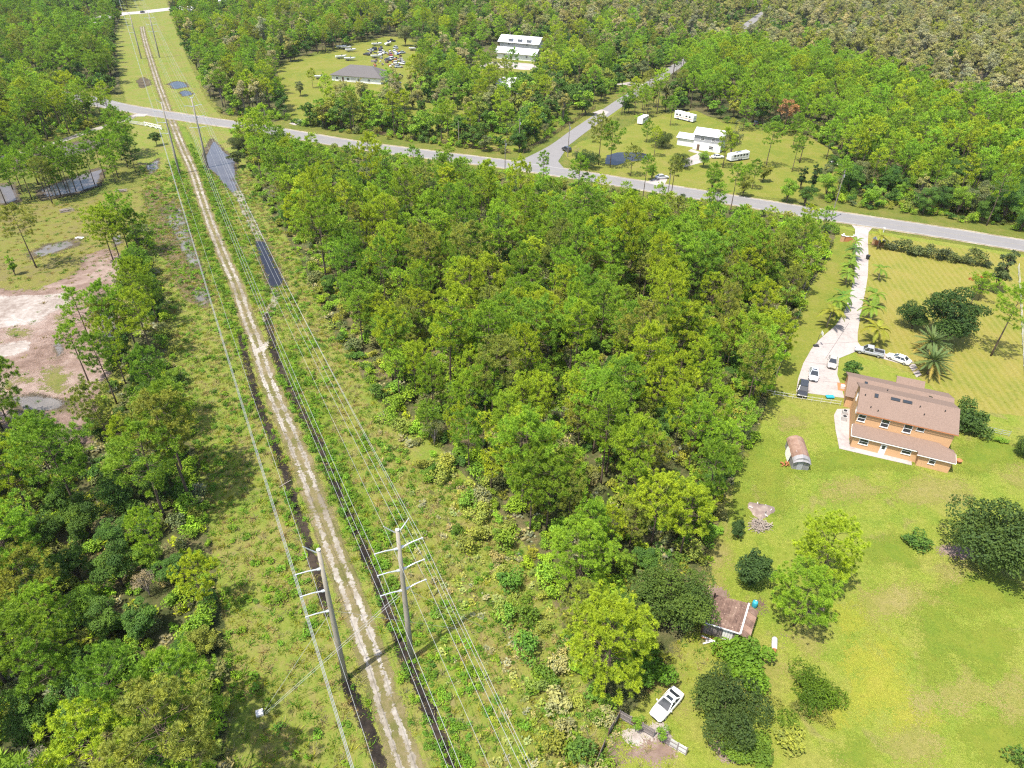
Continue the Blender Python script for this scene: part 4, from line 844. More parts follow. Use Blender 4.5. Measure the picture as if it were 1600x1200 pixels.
def mailbox(px, py, lab, sc=1):
    t = thing('mailbox', lab, 'mailbox', G(px, py)); b = MB(); b.box((0, 0, .55), (.14, .14, 1.1)); b.build('post', MT['white'], t); b = MB(); b.loft([[(x, y, z) for x, z in ((-.16, 1.1), (.16, 1.1), (.16, 1.35), (.1, 1.46), (-.1, 1.46), (-.16, 1.35))] for y in (-.35, .35)]); b.build('box', MT['white'], t)
mailbox(1380, 363, 'white mailbox on a post at the road edge right of the driveway')
t = thing('basketball_hoop', 'portable basketball hoop on the left edge of the driveway bend', 'basketball hoop', G(1275, 541)); b = MB(); b.loft([[(x*k, y*k, z) for x, y in ((-.6, -.4), (.6, -.4), (.6, .4), (-.6, .4))] for k, z in ((1, 0.05), (.8, .3))]); b.build('base', MT['trim'], t); b = MB(); b.tube([(0, 0, .3), (0, 0, 2.7), (.5, .1, 3.1)], .05, 8); b.build('pole', MT['trim'], t); b = MB(); b.box((.55, .1, 3.15), (.04, 1.1, .75)); b.build('backboard', MT['lamp'], t); b = MB(); b.tube([(.78+.22*math.cos(a), .1+.22*math.sin(a), 2.95) for a in np.linspace(0, 2*PI, 13)], .015, 4); b.build('hoop', MT['rust'], t)
t = thing('trash_cart', 'dark wheeled trash cart on the right edge of the driveway', 'trash cart', G(1355, 405), .5); b = MB(); b.loft([[(x*k, y*k, z) for x, y in ((-.35, -.4), (.35, -.4), (.35, .4), (-.35, .4))] for k, z in ((.75, .05), (1, 1.1))]); b.build('bin', MT['trim'], t); b = MB(); b.box((0, 0, 1.14), (.74, .86, .08)); b.build('lid', MT['trim'], t)
for s in (-1, 1): b = MB(); b.tube([(s*.3, -.36, .14), (s*.36, -.36, .14)], .14, 10); b.build('wheel', MT['tyre'], t)

# ------------------------------------------------------------------ transmission poles and wires
BASES = [((540, 1062), (643, 1030)), ((281, 272), (324.5, 262)), ((221, 92), (249.5, 90))]
PL = [[G(*p) for p in row] for row in BASES]
PL.append([PL[2][0]+(PL[2][0]-PL[1][0])*1.05, PL[2][1]+(PL[2][1]-PL[1][1])*1.05]); PL.insert(0, [PL[0][0]-(PL[1][0]-PL[0][0]), PL[0][1]-(PL[1][1]-PL[0][1])])
WIRES = {}
HT = 22.84
def arm_levels(): return (20.25, 16.8, 13.4)
def perp_at(i, j):
    a = PL[max(0, i-1)][j]; c = PL[min(len(PL)-1, i+1)][j]; d = (c-a).normalized(); return Vector((-d.y, d.x, 0))
names = {1: ('nearest concrete pylon left of the track, arms on one side only', 'nearest concrete pylon right of the track, arms on both sides'), 2: ('concrete pylon left of the track near the main road, one-sided arms', 'concrete pylon at the upper pond, arms on both sides'), 3: ('farthest pylon left of the track below the far road, one-sided arms', 'farthest pylon right of the track below the far road'), 4: ('pylon beyond the far road, left one', 'pylon beyond the far road, right one')}
for i, row in enumerate(PL):
    for j, base in enumerate(row):
        pv = perp_at(i, j); sides = (1,) if j == 0 else (1, -1)
        for s in sides:
            WIRES.setdefault((j, s, 'top'), []).append(base+pv*s*1.35+Vector((0, 0, HT+1.15)))
            for z in arm_levels(): WIRES.setdefault((j, s, z), []).append(base+pv*s*2.65+Vector((0, 0, z+.1)))
        if i == 0 or i == 4: continue
        t = thing('transmission_pole', names[i][j], 'power pole', base, 0, 'concrete pylons of the power line'); b = MB(); b.tube([(0, 0, -.3), (0, 0, 8), (0, 0, 16), (0, 0, HT)], [.37, .32, .265, .2], 14); b.build('pole', MT['concrete'], t, True)
        b = MB(); b.tube([(0, 0, HT), (0, 0, HT+.1)], .22, 14); b.build('cap', MT['offwhite'], t)
        for s in sides:
            b = MB(); b.tube([pv*s*.25+Vector((0, 0, HT-.25)), pv*s*.9+Vector((0, 0, HT+.55)), pv*s*1.38+Vector((0, 0, HT+1.2))], [.085, .07, .05], 7); b.build('shield_arm', MT['galv'], t)
            for z in arm_levels():
                b = MB(); b.tube([pv*s*.3+Vector((0, 0, z-.15)), pv*s*1.5+Vector((0, 0, z+.12)), pv*s*2.7+Vector((0, 0, z+.22))], [.1, .075, .06], 7); a = b.build('arm', MT['galv'], t)
                b = MB(); b.tube([pv*s*.2+Vector((0, 0, z-.15)), pv*s*.55+Vector((0, 0, z-.1))], [.17, .14], 8); b.build('bracket', MT['galv'], a)
                b = MB(); q = pv*s*2.65+Vector((0, 0, z+.1)); b.tube([q+Vector((0, 0, .12)), q-Vector((0, 0, .12))], .1, 8); b.build('insulator', MT['grey'], a)
for (j, s, z), pts in WIRES.items():
    b = MB()
    for a, c in zip(pts[:-1], pts[1:]):
        n = 22; sag = 3.2 if z == 'top' else 4.6; line = [a.lerp(c, k/n)-Vector((0, 0, 4*sag*(k/n)*(1-k/n))) for k in range(n+1)]
        b.tube(line, .016 if z == 'top' else .023, 4)
    side = 'left pylons' if j == 0 else ('right pylons, track side' if s == 1 else 'right pylons, wood side'); lv = {'top': 'thin shield wire on the top arm', 20.25: 'upper conductor wire', 16.8: 'middle conductor wire', 13.4: 'lower conductor wire'}[z]
    tag(b.build('overhead_wire', MT['wire']), f'{lv} strung along the {side}', 'overhead wire', 'overhead wires of the power line')
def guy(a, c, lab, r=.022): 
    b = MB(); b.tube([a, c], r, 4); tag(b.build('guy_wire', MT['wire']), lab, 'guy wire', 'guy wires of the nearest pylons')
a1 = G(411, 1116); A, Bp = PL[1]
guy(A+Vector((-.3, -.2, 12.7)), a1+Vector((0, 0, .2)), 'steep guy wire from the nearest left pylon to the concrete anchor'); guy(Bp+Vector((-.4, -.3, 13.1)), a1+Vector((.25, .1, .2)), 'long guy wire from the nearest right pylon to the anchor, upper strand', .022); guy(Bp+Vector((-.4, -.3, 12.6)), a1+Vector((.35, -.1, .2)), 'long guy wire from the nearest right pylon to the anchor, lower strand', .022)
guy(A+Vector((.4, .2, 12.8)), G(732, 985), 'guy wire from the nearest left pylon over the track to the right weeds', .018); guy(Bp+Vector((.4, .2, 13.0)), G(757, 981), 'guy wire from the nearest right pylon down to the right weeds', .018)
t = thing('guy_anchor', 'pale concrete guy anchor block in the weeds left of the pylons', 'anchor', a1); b = MB(); b.box((-.35, 0, .2), (.8, .7, .5), .4); b.build('block', MT['offwhite'], t); b = MB(); b.tube([(.1, 0, .1), (0, 0, .6)], .05, 6); b.build('anchor_rod', MT['galv'], t)
b = MB(); b.tube([G(437, 762)+Vector((0, 0, .2)), G(455, 752)+Vector((0, 0, .25))], .06, 6); tag(b.build('fallen_pole', MT['stick']), 'thin grey pole lying across the left ditch', 'pole')
# wooden utility poles along the roads
def upole(px, py, h, lab, arm=True, lean=(0, 0)):
    t = thing('utility_pole', lab, 'utility pole', G(px, py), 0, 'wooden utility poles along the roads'); b = MB(); b.tube([(0, 0, -.2), (lean[0], lean[1], h)], [.17, .11], 8); b.build('pole', MT['greybark'], t)
    if arm: b = MB(); b.box((lean[0]*.95, lean[1]*.95, h-.6), (1.7, .1, .12), rad(60)); b.build('crossarm', MT['greybark'], t); b = MB(); b.tube([(.25, .1, h-2.2), (.25, .1, h-1.4)], .2, 10); b.build('transformer', MT['galv'], t)
for a in ((419, 209, 10, 'utility pole at the farm driveway by the main road'), (505, 199, 10, 'utility pole where the dark roadside fence begins'), (717, 229, 9.5, 'utility pole halfway along the dark roadside fence'), (789, 266, 10.5, 'utility pole on the near verge left of the street corner'), (811, 237, 12, 'tall utility pole left of the side street mouth'), (887, 245, 12, 'utility pole beside the black car at the street corner'), (1298, 343, 15, 'tall leaning utility pole left of the driveway mouth'), (1043, 306, 9, 'utility pole by the road apron')):
    upole(*a, arm=a[0] in (789, 887, 1298, 811), lean=(0, 0))
upole(1254, 455, 7.5, 'bare grey pole at the lawn edge of the central wood', False, (.2, .1)); upole(1203, 571, 4.5, 'short grey pole at the lawn edge above the white fence', False, (.3, .4))
t = thing('street_lamp', 'pale street lamp at the far left road end', 'street lamp', G(173, 30)); b = MB(); b.tube([(0, 0, 0), (0, 0, 9), (-.8, 0, 11), (-3.2, 0, 11.4)], [.28, .2, .16, .14], 8); b.build('post', MT['offwhite'], t); b = MB(); b.box((-3.4, 0, 11.3), (1.4, .5, .3)); b.build('lamp_head', MT['offwhite'], t)

# ------------------------------------------------------------------ other houses
def house(name, label, px, deg, Lx, Ly, hw, hr, wall, roof, wins=(), door=None, hip=False, over=.5, cat='house', garage=None):
    """box house whose front-left ground corner shows at px; wins = (wall, along, z, w, h)"""
    t = thing(name, label, cat, G(*px), rad(deg)); b = MB()
    if hip: b.slab([(0, 0), (Lx, 0), (Lx, Ly), (0, Ly)], -.1, hw)
    else: gable_wall(b, 0, Lx, 0, Ly, -.1, hw, hw+(hr-.15)*.92)
    b.build('wall', MT[wall], t)
    if hip:
        m = min(Ly/2+over, Lx/2-.3); z0, z1 = hw, hw+hr; a, c, d, e = (-over, -over, z0), (Lx+over, -over, z0), (Lx+over, Ly+over, z0), (-over, Ly+over, z0); r0, r1 = (-over+m, Ly/2, z1), (Lx+over-m, Ly/2, z1)
        for q in ((a, c, r1, r0), (c, d, r1), (d, e, r0, r1), (e, a, r0)): bb = MB(); bb.thick(list(q), .12); bb.build('roof_slope', MT[roof], t)
    else: bb = MB(); gable(bb, 0, Lx, 0, Ly, hw+.05, hw+hr, over); bb.build('roof', MT[roof], t)
    for w in wins:
        side, al, z, ww, wh = w; c = {'v-': (al, 0, z), 'v+': (al, Ly, z), 'u-': (0, al, z), 'u+': (Lx, al, z)}[side]; window(t, c, ww, wh, side, 2 if wh > 1 else 1)
    if door: bb = MB(); bb.box((door, -.03, 1.05), (1.0, .07, 2.1)); bb.build('door', MT['brownwood'] if wall != 'orange' else MT['white'], t)
    if garage: bb = MB(); bb.box((garage, -.03, 1.1), (2.6, .07, 2.2)); bb.build('garage_door', MT['offwhite'], t)
    return t
house('grey_roofed_house', 'long white house with a grey hip roof beside the boat yard', (519, 126), -14, 27, 15, 2.9, 4.0, 'white', 'greyshingle', [('v-', 3, 1.4, 1.4, 1.2), ('v-', 9, 1.4, 1.6, 1.3), ('v-', 15, 1.4, 1.4, 1.2), ('v-', 20.5, 1.4, 1.4, 1.2), ('u-', 5, 1.4, 1.4, 1.2)], 6.2, True, .8, garage=12)
house('metal_roofed_barn', 'big building with a wide white metal roof beyond the far trees', (776, 91), -20, 24, 9, 3.4, 2.6, 'white', 'metalroof', [('v-', 5, 2, 1.3, 1.2), ('v-', 12, 2, 1.3, 1.2), ('v-', 19, 2, 1.3, 1.2)], 9, False, 1.2)
h2 = house('metal_roofed_barn', 'second white metal roof with dormers right behind the wide one', (781, 79), -20, 25, 11, 5.2, 3.4, 'offwhite', 'metalroof', [('v-', 6, 4.4, 1.2, 1.1), ('v-', 18, 4.4, 1.2, 1.1)], None, False, 1.2)
for u in (7, 13, 19): b = MB(); b.box((u, .6, 6.5), (2.2, 2.4, 1.7)); o = b.build('dormer', MT['grey'], h2); b = MB(); b.box((u, .4, 7.45), (2.8, 3.0, .2)); b.build('dormer_roof', MT['metalroof'], o)
house('white_house', 'white house with a grey-edged pale roof half hidden by oaks', (764, 143), -17, 20, 12, 2.9, 3.4, 'white', 'palegravel', [('v-', 4, 1.4, 1.4, 1.2), ('v-', 15, 1.4, 1.4, 1.2)], 9, True, .8)
wh = house('white_house', 'two-storey white house with a pale roof beside the travel trailer', (1082, 233), -27, 10.5, 7.5, 5.6, 1.9, 'white', 'palegravel', [('v-', 6.9, 1.5, 1.7, 1.3), ('v-', 3.2, 4.4, 1.5, 1.1), ('v-', 7.4, 4.4, 1.5, 1.1), ('u+', 3.5, 4.3, 1.2, 1.1)], 2.0, False, .6)
b = MB(); b.slab([(-.02, -.02), (10.52, -.02), (10.52, 7.52), (-.02, 7.52)], 3.1, 5.58); b.build('grey_upper_siding', MT['grey'], wh)
b = MB(); b.slab([(-7, 2.5), (-.03, 2.5), (-.03, 9), (-7, 9)], -.1, 2.8); o = b.build('garage_wing', MT['white'], wh); b = MB(); gable(b, -7, -.6, 2.5, 9, 2.9, 4.2, .5); b.build('garage_roof', MT['palegravel'], o)
house('small_white_building', 'small white building with a pale roof among far pines', (888, 92), -15, 6.5, 7, 3.4, 1.6, 'white', 'metalroof', [('v-', 2, 1.6, 1.2, 1.1)], 4.6)
house('red_roofed_shelter', 'small shelter with a red canopy among the far trees', (717, 75), -10, 7, 5, 2.6, 1.4, 'offwhite', 'rustroof', [('v-', 1.8, 1.5, 1.1, 1.1)], 4.5)
house('far_house', 'white house with a grey roof at the top edge, left of the tan one', (1062, 12), -8, 22, 14, 3.4, 3.6, 'white', 'greyshingle', [('v-', 4, 1.7, 2, 1.5), ('v-', 12, 1.7, 2, 1.5)], 8, True, .9)
house('far_house', 'tan house with orange walls at the top edge beyond the swamp', (1092, 10), -8, 22, 14, 3.4, 3.6, 'orange', 'shingle', [('v-', 4, 1.7, 2, 1.5), ('v-', 15, 1.7, 2, 1.5)], 9, True, .9)
house('far_house', 'white house at the top edge right of the upper left corridor', (318, 8), -10, 24, 12, 3.4, 2.8, 'white', 'metalroof', [('v-', 5, 1.7, 2, 1.5)], 10)
house('far_house', 'long white roof in the trees just right of the far road', (280, 22), -12, 12, 8, 3.2, 2.2, 'white', 'metalroof', [('v-', 3, 1.7, 1.6, 1.2)], 6)
house('far_house', 'pale house at the top edge near the middle right', (985, 3), -8, 16, 10, 3.2, 2.8, 'white', 'palegravel', [('v-', 5, 1.7, 1.6, 1.2)], 9)

# ------------------------------------------------------------------ vehicles: x forward, y left
def ring(hw, zb, zt, crown=.03):
    return [(-hw*.9, zb), (-hw, zb+.18), (-hw, zt-.16), (-hw*.93, zt-.03), (-hw*.5, zt+crown*.7), (0, zt+crown), (hw*.5, zt+crown*.7), (hw*.93, zt-.03), (hw, zt-.16), (hw, zb+.18), (hw*.9, zb)]
STY = {'sedan': dict(st=[(-2.4, .66, .42, .74), (-2.32, .80, .3, .86), (-1.9, .88, .24, .95), (-1.2, .9, .22, .96), (0, .91, .22, .94), (1.0, .9, .22, .92), (1.7, .88, .24, .84), (2.15, .82, .28, .74), (2.38, .66, .38, .62)], base=(-1.72, 1.12), roof=(-1.0, .12), hz=1.44, wx=(-1.38, 1.42), rw=.62, bw=.8),
       'coupe': dict(st=[(-2.4, .62, .42, .78), (-2.3, .8, .3, .9), (-1.8, .9, .24, .97), (-1.1, .92, .22, .96), (0, .9, .22, .92), (1.0, .9, .22, .9), (1.8, .88, .24, .82), (2.25, .8, .3, .72), (2.45, .6, .4, .6)], base=(-1.75, .95), roof=(-.95, -.02), hz=1.36, wx=(-1.35, 1.45), rw=.6, bw=.78),
       'suv': dict(st=[(-2.35, .8, .45, .95), (-2.28, .9, .34, 1.06), (-1.2, .93, .3, 1.08), (0, .94, .3, 1.06), (1.1, .93, .3, 1.04), (1.8, .9, .32, .98), (2.25, .84, .36, .86), (2.36, .7, .45, .74)], base=(-2.2, 1.1), roof=(-1.95, .35), hz=1.74, wx=(-1.4, 1.45), rw=.7, bw=.84),
       'pickup': dict(st=[(-2.85, .84, .5, 1.02), (-2.8, .93, .42, 1.08), (-1.0, .95, .38, 1.08), (0, .95, .36, 1.08), (1.3, .94, .36, 1.08), (2.1, .92, .38, 1.02), (2.7, .86, .42, .9), (2.82, .7, .5, .78)], base=(-.75, 1.3), roof=(-.55, .55), hz=1.84, wx=(-1.85, 1.8), rw=.74, bw=.86)}
def car(style, name, label, loc, deg, colour, group=None, extra=None, cat='car'):
    S = STY[style]; t = thing(name, label, cat, loc, rad(deg), group)
    def pt(nm, b, m, par=t, smooth=False):
        o = b.build(nm, m, par, smooth); o.color = tuple(colour)+(1,); return o
    b = MB(); b.loft([[(x, y, z) for y, z in ring(hw, zb, zt)] for x, hw, zb, zt in S['st']]); pt('body', b, MT['paint'])
    zb = .92 if style != 'pickup' else 1.06
    if style == 'suv': zb = 1.04
    x0, x1 = S['base']; r0, r1 = S['roof']; bw, rw, hz = S['bw'], S['rw'], S['hz']
    b = MB(); b.loft([[(x1, -bw, zb), (x1, bw, zb), (x0, bw, zb), (x0, -bw, zb)], [(r1, -rw, hz), (r1, rw, hz), (r0, rw, hz), (r0, -rw, hz)]]); pt('cabin', b, MT['trim'])
    b = MB(); b.loft([[(x, y*k, z) for x, y in ((r1+.06, -rw*.92), (r1+.06, rw*.92), (r1-.2, rw*1.03), (r0+.15, rw*1.03), (r0-.05, rw*.92), (r0-.05, -rw*.92), (r0+.15, -rw*1.03), (r1-.2, -rw*1.03))] for k, z in ((1, hz-.03), (1, hz+.02), (.86, hz+.055))]); pt('roof', b, MT['paint'])
    for s in (-1, 1):
        b = MB(); b.bar((x1, s*bw, zb), (r1, s*rw, hz), .09); b.bar((x0, s*bw, zb), (r0, s*rw, hz), .13 if style != 'pickup' else .1); m = (r0+r1)/2; b.bar(((x0+x1)/2-.05, s*bw*1.0, zb), (m, s*rw*1.01, hz), .1, .04); pt('pillar', b, MT['paint'])
        a, c = Vector((x1-.15, s*(bw+.005), zb+.04)), Vector((x0+.2, s*(bw+.005), zb+.04)); e, f = Vector((r0+.06, s*(rw+.012), hz-.06)), Vector((r1-.08, s*(rw+.012), hz-.06)); b = MB(); b.thick([a, c, e, f] if s < 0 else [f, e, c, a], .012); pt('side_window', b, MT['glass'])
        b = MB(); b.box((x1-.28, s*(bw+.2), zb+.1), (.14, .2, .13)); pt('mirror', b, MT['paint'])
        b = MB(); xs = S['st'][-2]; b.box((xs[0]+.02, s*xs[1]*.72, xs[3]-.12), (.26, .34, .13)); pt('headlight', b, MT['lamp'])
        xr = S['st'][1]; b = MB(); b.box((xr[0]-.0, s*xr[1]*.78, xr[3]-.16), (.14, .3, .15)); pt('taillight', b, MT['tail'])
        for wx in S['wx']:
            R = .33 if style in ('sedan', 'coupe') else .38; y = s*(S['st'][3][1]-.09); b = MB(); b.tube([(wx, y-s*.12, R), (wx, y+s*.1, R)], R, 18); w = pt('wheel', b, MT['tyre']); b = MB(); b.tube([(wx, y+s*.09, R), (wx, y+s*.115, R)], R*.62, 12); pt('rim', b, MT['rim'], w)
    d = Vector((r1-x1, 0, hz-zb)); n = Vector((d.z, 0, -d.x)).normalized()*.025; P = lambda k, y: Vector((x1, y, zb))+d*k+n
    b = MB(); b.thick([P(.06, -bw*.9), P(.06, bw*.9), P(.93, rw*.92), P(.93, -rw*.92)], .015); pt('windscreen', b, MT['glass'])
    d = Vector((r0-x0, 0, hz-zb)); n = Vector((-d.z, 0, d.x)).normalized()*.025; P = lambda k, y: Vector((x0, y, zb))+d*k+n
    b = MB(); b.thick([P(.08, bw*.86), P(.08, -bw*.86), P(.93, -rw*.9), P(.93, rw*.9)], .015); pt('rear_window', b, MT['glass'])
    xf = S['st'][-1]; b = MB(); b.box((xf[0]-.02, 0, xf[3]-.1), (.14, .7, .14)); pt('grille', b, MT['trim'])
    if extra == 'sunroof': b = MB(); b.box(((r0+r1)/2+.12, 0, hz+.058), (.42, .8, .02)); pt('sunroof', b, MT['glass'])
    if style == 'pickup':
        b = MB(); b.box((-1.8, 0, 1.115), (1.85, 1.5, .03)); pt('bed_floor', b, MT['trim'])
        for s in (-1, 1): b = MB(); b.box((-1.8, s*.84, 1.2), (1.95, .12, .2)); pt('bed_side', b, MT['paint'])
        b = MB(); b.box((-2.76, 0, 1.2), (.1, 1.56, .2)); pt('tailgate', b, MT['paint']); b = MB(); b.box((-1.15, 0, 1.24), (.5, 1.5, .22)); pt('tool_box', b, MT['trim'])
    return t
def heading(a, c): p, q = G(*a), G(*c); return math.degrees(math.atan2(q.y-p.y, q.x-p.x))
WHT, SIL, BLK, GRY, RED_, BLU, TAN_ = (.74, .73, .7), (.42, .44, .46), (.02, .022, .025), (.18, .185, .19), (.3, .03, .02), (.04, .08, .2), (.42, .36, .26)
car('coupe', 'white_coupe', 'white two-door coupe with a dark sunroof on dry grass by the fence', G(1041, 1104), heading((1062, 1080), (1020, 1127)), WHT, None, 'sunroof')
car('sedan', 'sedan', 'silver sedan with a dark sunroof, left of two in the driveway', G(1270.5, 588), heading((1271, 572), (1269, 597)), (.5, .53, .56), None, 'sunroof')
car('sedan', 'sedan', 'tan-silver sedan, right of two parked in the driveway', G(1299.5, 569), heading((1301, 555), (1298, 578)), (.45, .42, .37))
car('suv', 'dark_car', 'dark car at the driveway end beside the white fence', G(1253, 613), heading((1254, 600), (1252, 615)), BLK)
car('pickup', 'pickup_truck', 'silver-grey pickup truck on the house branch of the driveway', G(1357, 553), heading((1380, 558), (1337, 548)), (.36, .37, .39), None, None, 'pickup truck')
car('sedan', 'sedan', 'white sedan beside the date palm on the driveway branch', G(1403, 564), heading((1421, 570), (1387, 557)), WHT)
car('suv', 'dark_suv', 'black car parked on the verge at the side street corner', G(885, 236), heading((890, 238), (880, 233)), BLK)
car('sedan', 'sedan', 'dark car driving on the far road at the upper left', G(223, 20), heading((216, 21), (230, 18)), BLK)
car('suv', 'dark_suv', 'black car in front of the grey-roofed house, right end', G(620, 131), -20, BLK); car('suv', 'dark_suv', 'dark car under trees behind the black one at the grey-roofed house', G(624, 121), 60, BLK)
car('suv', 'dark_suv', 'dark blue car at the left end wall of the grey-roofed house', G(527, 124), 75, (.02, .03, .06))
car('pickup', 'pickup_truck', 'white pickup at the edge of the bare yard by the pine stand', G(1307, 258), heading((1316, 261), (1299, 256)), WHT, None, None, 'pickup truck')
car('pickup', 'dark_truck', 'dark truck under the trees at the right side of the neighbour lawn', G(1180, 195), 80, BLK, None, None, 'truck')
car('sedan', 'sedan', 'pale car on the concrete apron beside the main road', G(1034, 279), 15, (.55, .55, .55)); car('sedan', 'sedan', 'white car between the drooping tree and the travel trailer', G(1121, 247), 10, WHT)

def rbox(b, L, W_, z0, z1, nose=0.0, r=.18):
    secs = []
    for x, k in ((-L/2, .94), (-L/2+.12, 1), (L/2-.2-nose, 1), (L/2-nose*.3, 1), (L/2, .94)):
        zt = z1-(0 if x < L/2-.25-nose else .25 if x < L/2-.05 else .5)*(1 if nose else .3); zb = z0+(0 if x < L/2-.05 else .12)
        w = W_/2*k; secs.append([(x, -w, zb), (x, -w, zt-r), (x, -w+r*.6, zt-.04), (x, -w+r*1.6, zt), (x, w-r*1.6, zt), (x, w-r*.6, zt-.04), (x, w, zt-r), (x, w, zb)])
    b.loft(secs)
def rv(label, loc, deg, L, kind):
    t = thing('motorhome' if kind == 'motor' else 'travel_trailer', label, 'motorhome' if kind == 'motor' else 'trailer', loc, rad(deg)); z0, z1 = .45, 3.35 if kind == 'motor' else 3.0; W_ = 2.5
    b = MB(); rbox(b, L, W_, z0, z1, .5 if kind == 'motor' else .9); b.build('body', MT['white'], t)
    for s in (-1, 1):
        for k, x in enumerate(np.linspace(-L*.36, L*.3, 5)):
            if (k == 2 and s == -1): b = MB(); b.box((x, s*(W_/2+.02), 1.5), (.7, .05, 1.9)); b.build('door', MT['offwhite'], t); continue
            b = MB(); b.box((x, s*(W_/2+.015), 2.1), (.95, .05, .62)); b.build('side_window', MT['glass'], t)
        b = MB(); b.box((0, s*(W_/2+.012), 1.25), (L*.86, .035, .16)); b.build('stripe', MT['rust'] if kind == 'motor' else MT['grey'], t)
        for x in ((L*.3, -L*.28) if kind == 'motor' else (-.55, .45)): b = MB(); b.tube([(x, s*(W_/2-.22), .42), (x, s*(W_/2+.03), .42)], .42, 14); b.build('wheel', MT['tyre'], t)
    for x in (-L*.25, L*.12): b = MB(); b.box((x, 0, z1+.1), (1.0, .8, .2)); b.build('roof_unit', MT['offwhite'], t)
    if kind == 'motor': b = MB(); b.thick([(L/2-.33, -.95, 3.05), (L/2+.03, -.95, 1.75), (L/2+.03, .95, 1.75), (L/2-.33, .95, 3.05)], .03); b.build('windscreen', MT['glass'], t)
    else: b = MB(); b.bar((L/2-.1, .45, .5), (L/2+1.2, 0, .5), .1); b.bar((L/2-.1, -.45, .5), (L/2+1.2, 0, .5), .1); b.build('hitch', MT['trim'], t)
    return t
rv('white motorhome with brown stripes parked behind the white house', G(1070, 188), heading((1053, 183), (1087, 191)), 9.8, 'motor')
rv('white travel trailer parked on the grass right of the white house', G(1152, 250), heading((1168, 247), (1135, 252)), 8.6, 'trailer')
rv('grey-white camper half hidden behind the low oak on the neighbour lawn', G(1004, 192), heading((996, 196), (1012, 186)), 7.5, 'trailer')

# boats, wrecks and trailers of the yard behind the grey-roofed house
def boat(label, loc, deg, L=6.5, col='white'):
    t = thing('boat', label, 'boat', loc, rad(deg), 'boats in the boat yard'); b = MB(); secs = []
    for x, w, zb, zt in ((-L/2, .95, .75, 1.7), (-L/4, 1.1, .7, 1.7), (L/6, 1.05, .72, 1.8), (L*.36, .6, .95, 1.95), (L/2, .06, 1.5, 2.1)): secs.append([(x, -w, zt), (x, -w*.7, zb+.25), (x, 0, zb), (x, w*.7, zb+.25), (x, w, zt)])
    b.loft(secs); b.build('hull', MT[col], t); b = MB(); b.slab([(-L*.4, -.7), (L*.05, -.7), (L*.05, .7), (-L*.4, .7)], 1.72, 1.78); b.build('cockpit', MT['grey'], t); b = MB(); b.box((L*.08, 0, 2.05), (.5, 1.3, .6)); b.build('windscreen', MT['glass'], t)
    b = MB(); b.bar((-L*.4, .5, .55), (L*.75, 0, .5), .12); b.bar((-L*.4, -.5, .55), (L*.75, 0, .5), .12)
    for s in (-1, 1): b.tube([(-L*.2, s*.95, .35), (-L*.2, s*1.15, .35)], .35, 10)
    b.build('trailer', MT['trim'], t); return t
def wreck(label, loc, deg, col, style='sedan', group='wrecked cars in the boat yard'):
    S = STY[style]; b = MB(); b.mat(MT['paint']); b.loft([[(x, y, z) for y, z in ring(hw, zb, zt)] for x, hw, zb, zt in S['st']]); x0, x1 = S['base']; r0, r1 = S['roof']; b.mat(MT['glass']); zb = 1.0
    b.loft([[(x1, -.82, zb-.1), (x1, .82, zb-.1), (x0, .82, zb-.1), (x0, -.82, zb-.1)], [(r1, -.64, S['hz']), (r1, .64, S['hz']), (r0, .64, S['hz']), (r0, -.64, S['hz'])]]); b.mat(MT['paint']); b.box(((r0+r1)/2, 0, S['hz']+.02), (r1-r0+.1, 1.3, .06)); b.mat(MT['tyre'])
    for s in (-1, 1):
        for wx in S['wx']: b.tube([(wx, s*.7, .33), (wx, s*.93, .33)], .33, 10)
    o = b.build('wrecked_car', None); o.location = loc; o.rotation_euler.z = rad(deg); o.color = tuple(col)+(1,); return tag(o, label, 'wrecked car', group)
Y = lambda X, Y_: G(490+X/7.273, 40+Y_/7.273)
for X, Yy, d, lb in ((320, 262, 10, 'white boat leftmost at the top of the boat yard'), (375, 270, -10, 'white boat second in the top left group of the boat yard'), (425, 300, 5, 'long white boat in front of the top left boat group'), (315, 378, 15, 'small boat at the left edge above the grey roof'), (415, 400, -5, 'white boat directly left above the grey roof'), (85, 610, -10, 'dark-topped boat alone on the lawn left of the grey-roofed house'), (715, 370, 20, 'white boat directly above the grey roof'), (720, 232, 15, 'white boat alone at the back of the boat yard'), (850, 225, 60, 'pale boat beside the dark truck at the back of the yard'), (1145, 285, 0, 'white boat at the right end of the boat yard')): boat(lb, Y(X, Yy), d+RNG.uniform(-8, 8))
rr = random.Random(4); k = 0
CW = [('white', WHT), ('grey', SIL), ('red', RED_), ('dark', BLK), ('tan', TAN_), ('blue', BLU)]
for X, Yy, ci, wh in ((660, 300, 1, 'at the left end of the car rows'), (700, 290, 3, 'second in the back row'), (745, 318, 0, 'front left of the car rows'), (770, 290, 5, 'in the middle of the back row'), (820, 330, 0, 'in the middle row'), (860, 335, 2, 'at the centre of the yard'), (905, 310, 0, 'at the right of the back row'), (940, 320, 5, 'right of the white wreck in the back row'), (985, 330, 1, 'at the right end of the back row'), (890, 385, 0, 'in the front row'), (850, 410, 3, 'left in the lowest row'), (910, 430, 0, 'centre of the lowest row'), (970, 400, 4, 'right of the front row'), (990, 440, 0, 'at the right end of the lowest row'), (900, 470, 0, 'nearest to the grey roof'), (975, 470, 1, 'nearest to the grey roof, right side'), (790, 260, 3, 'at the back near the boats'), (930, 265, 1, 'under the oak at the back'), (580, 345, 3, 'just above the grey roof ridge')):
    nm, c = CW[ci]; wreck(f'{nm} wrecked car {wh} of the boat yard' if 'yard' not in wh else f'{nm} wrecked car {wh}', Y(X+rr.uniform(-22, 22), Yy+rr.uniform(-14, 14)), rr.uniform(0, 360), c, 'suv' if k % 4 == 1 else 'sedan'); k += 1
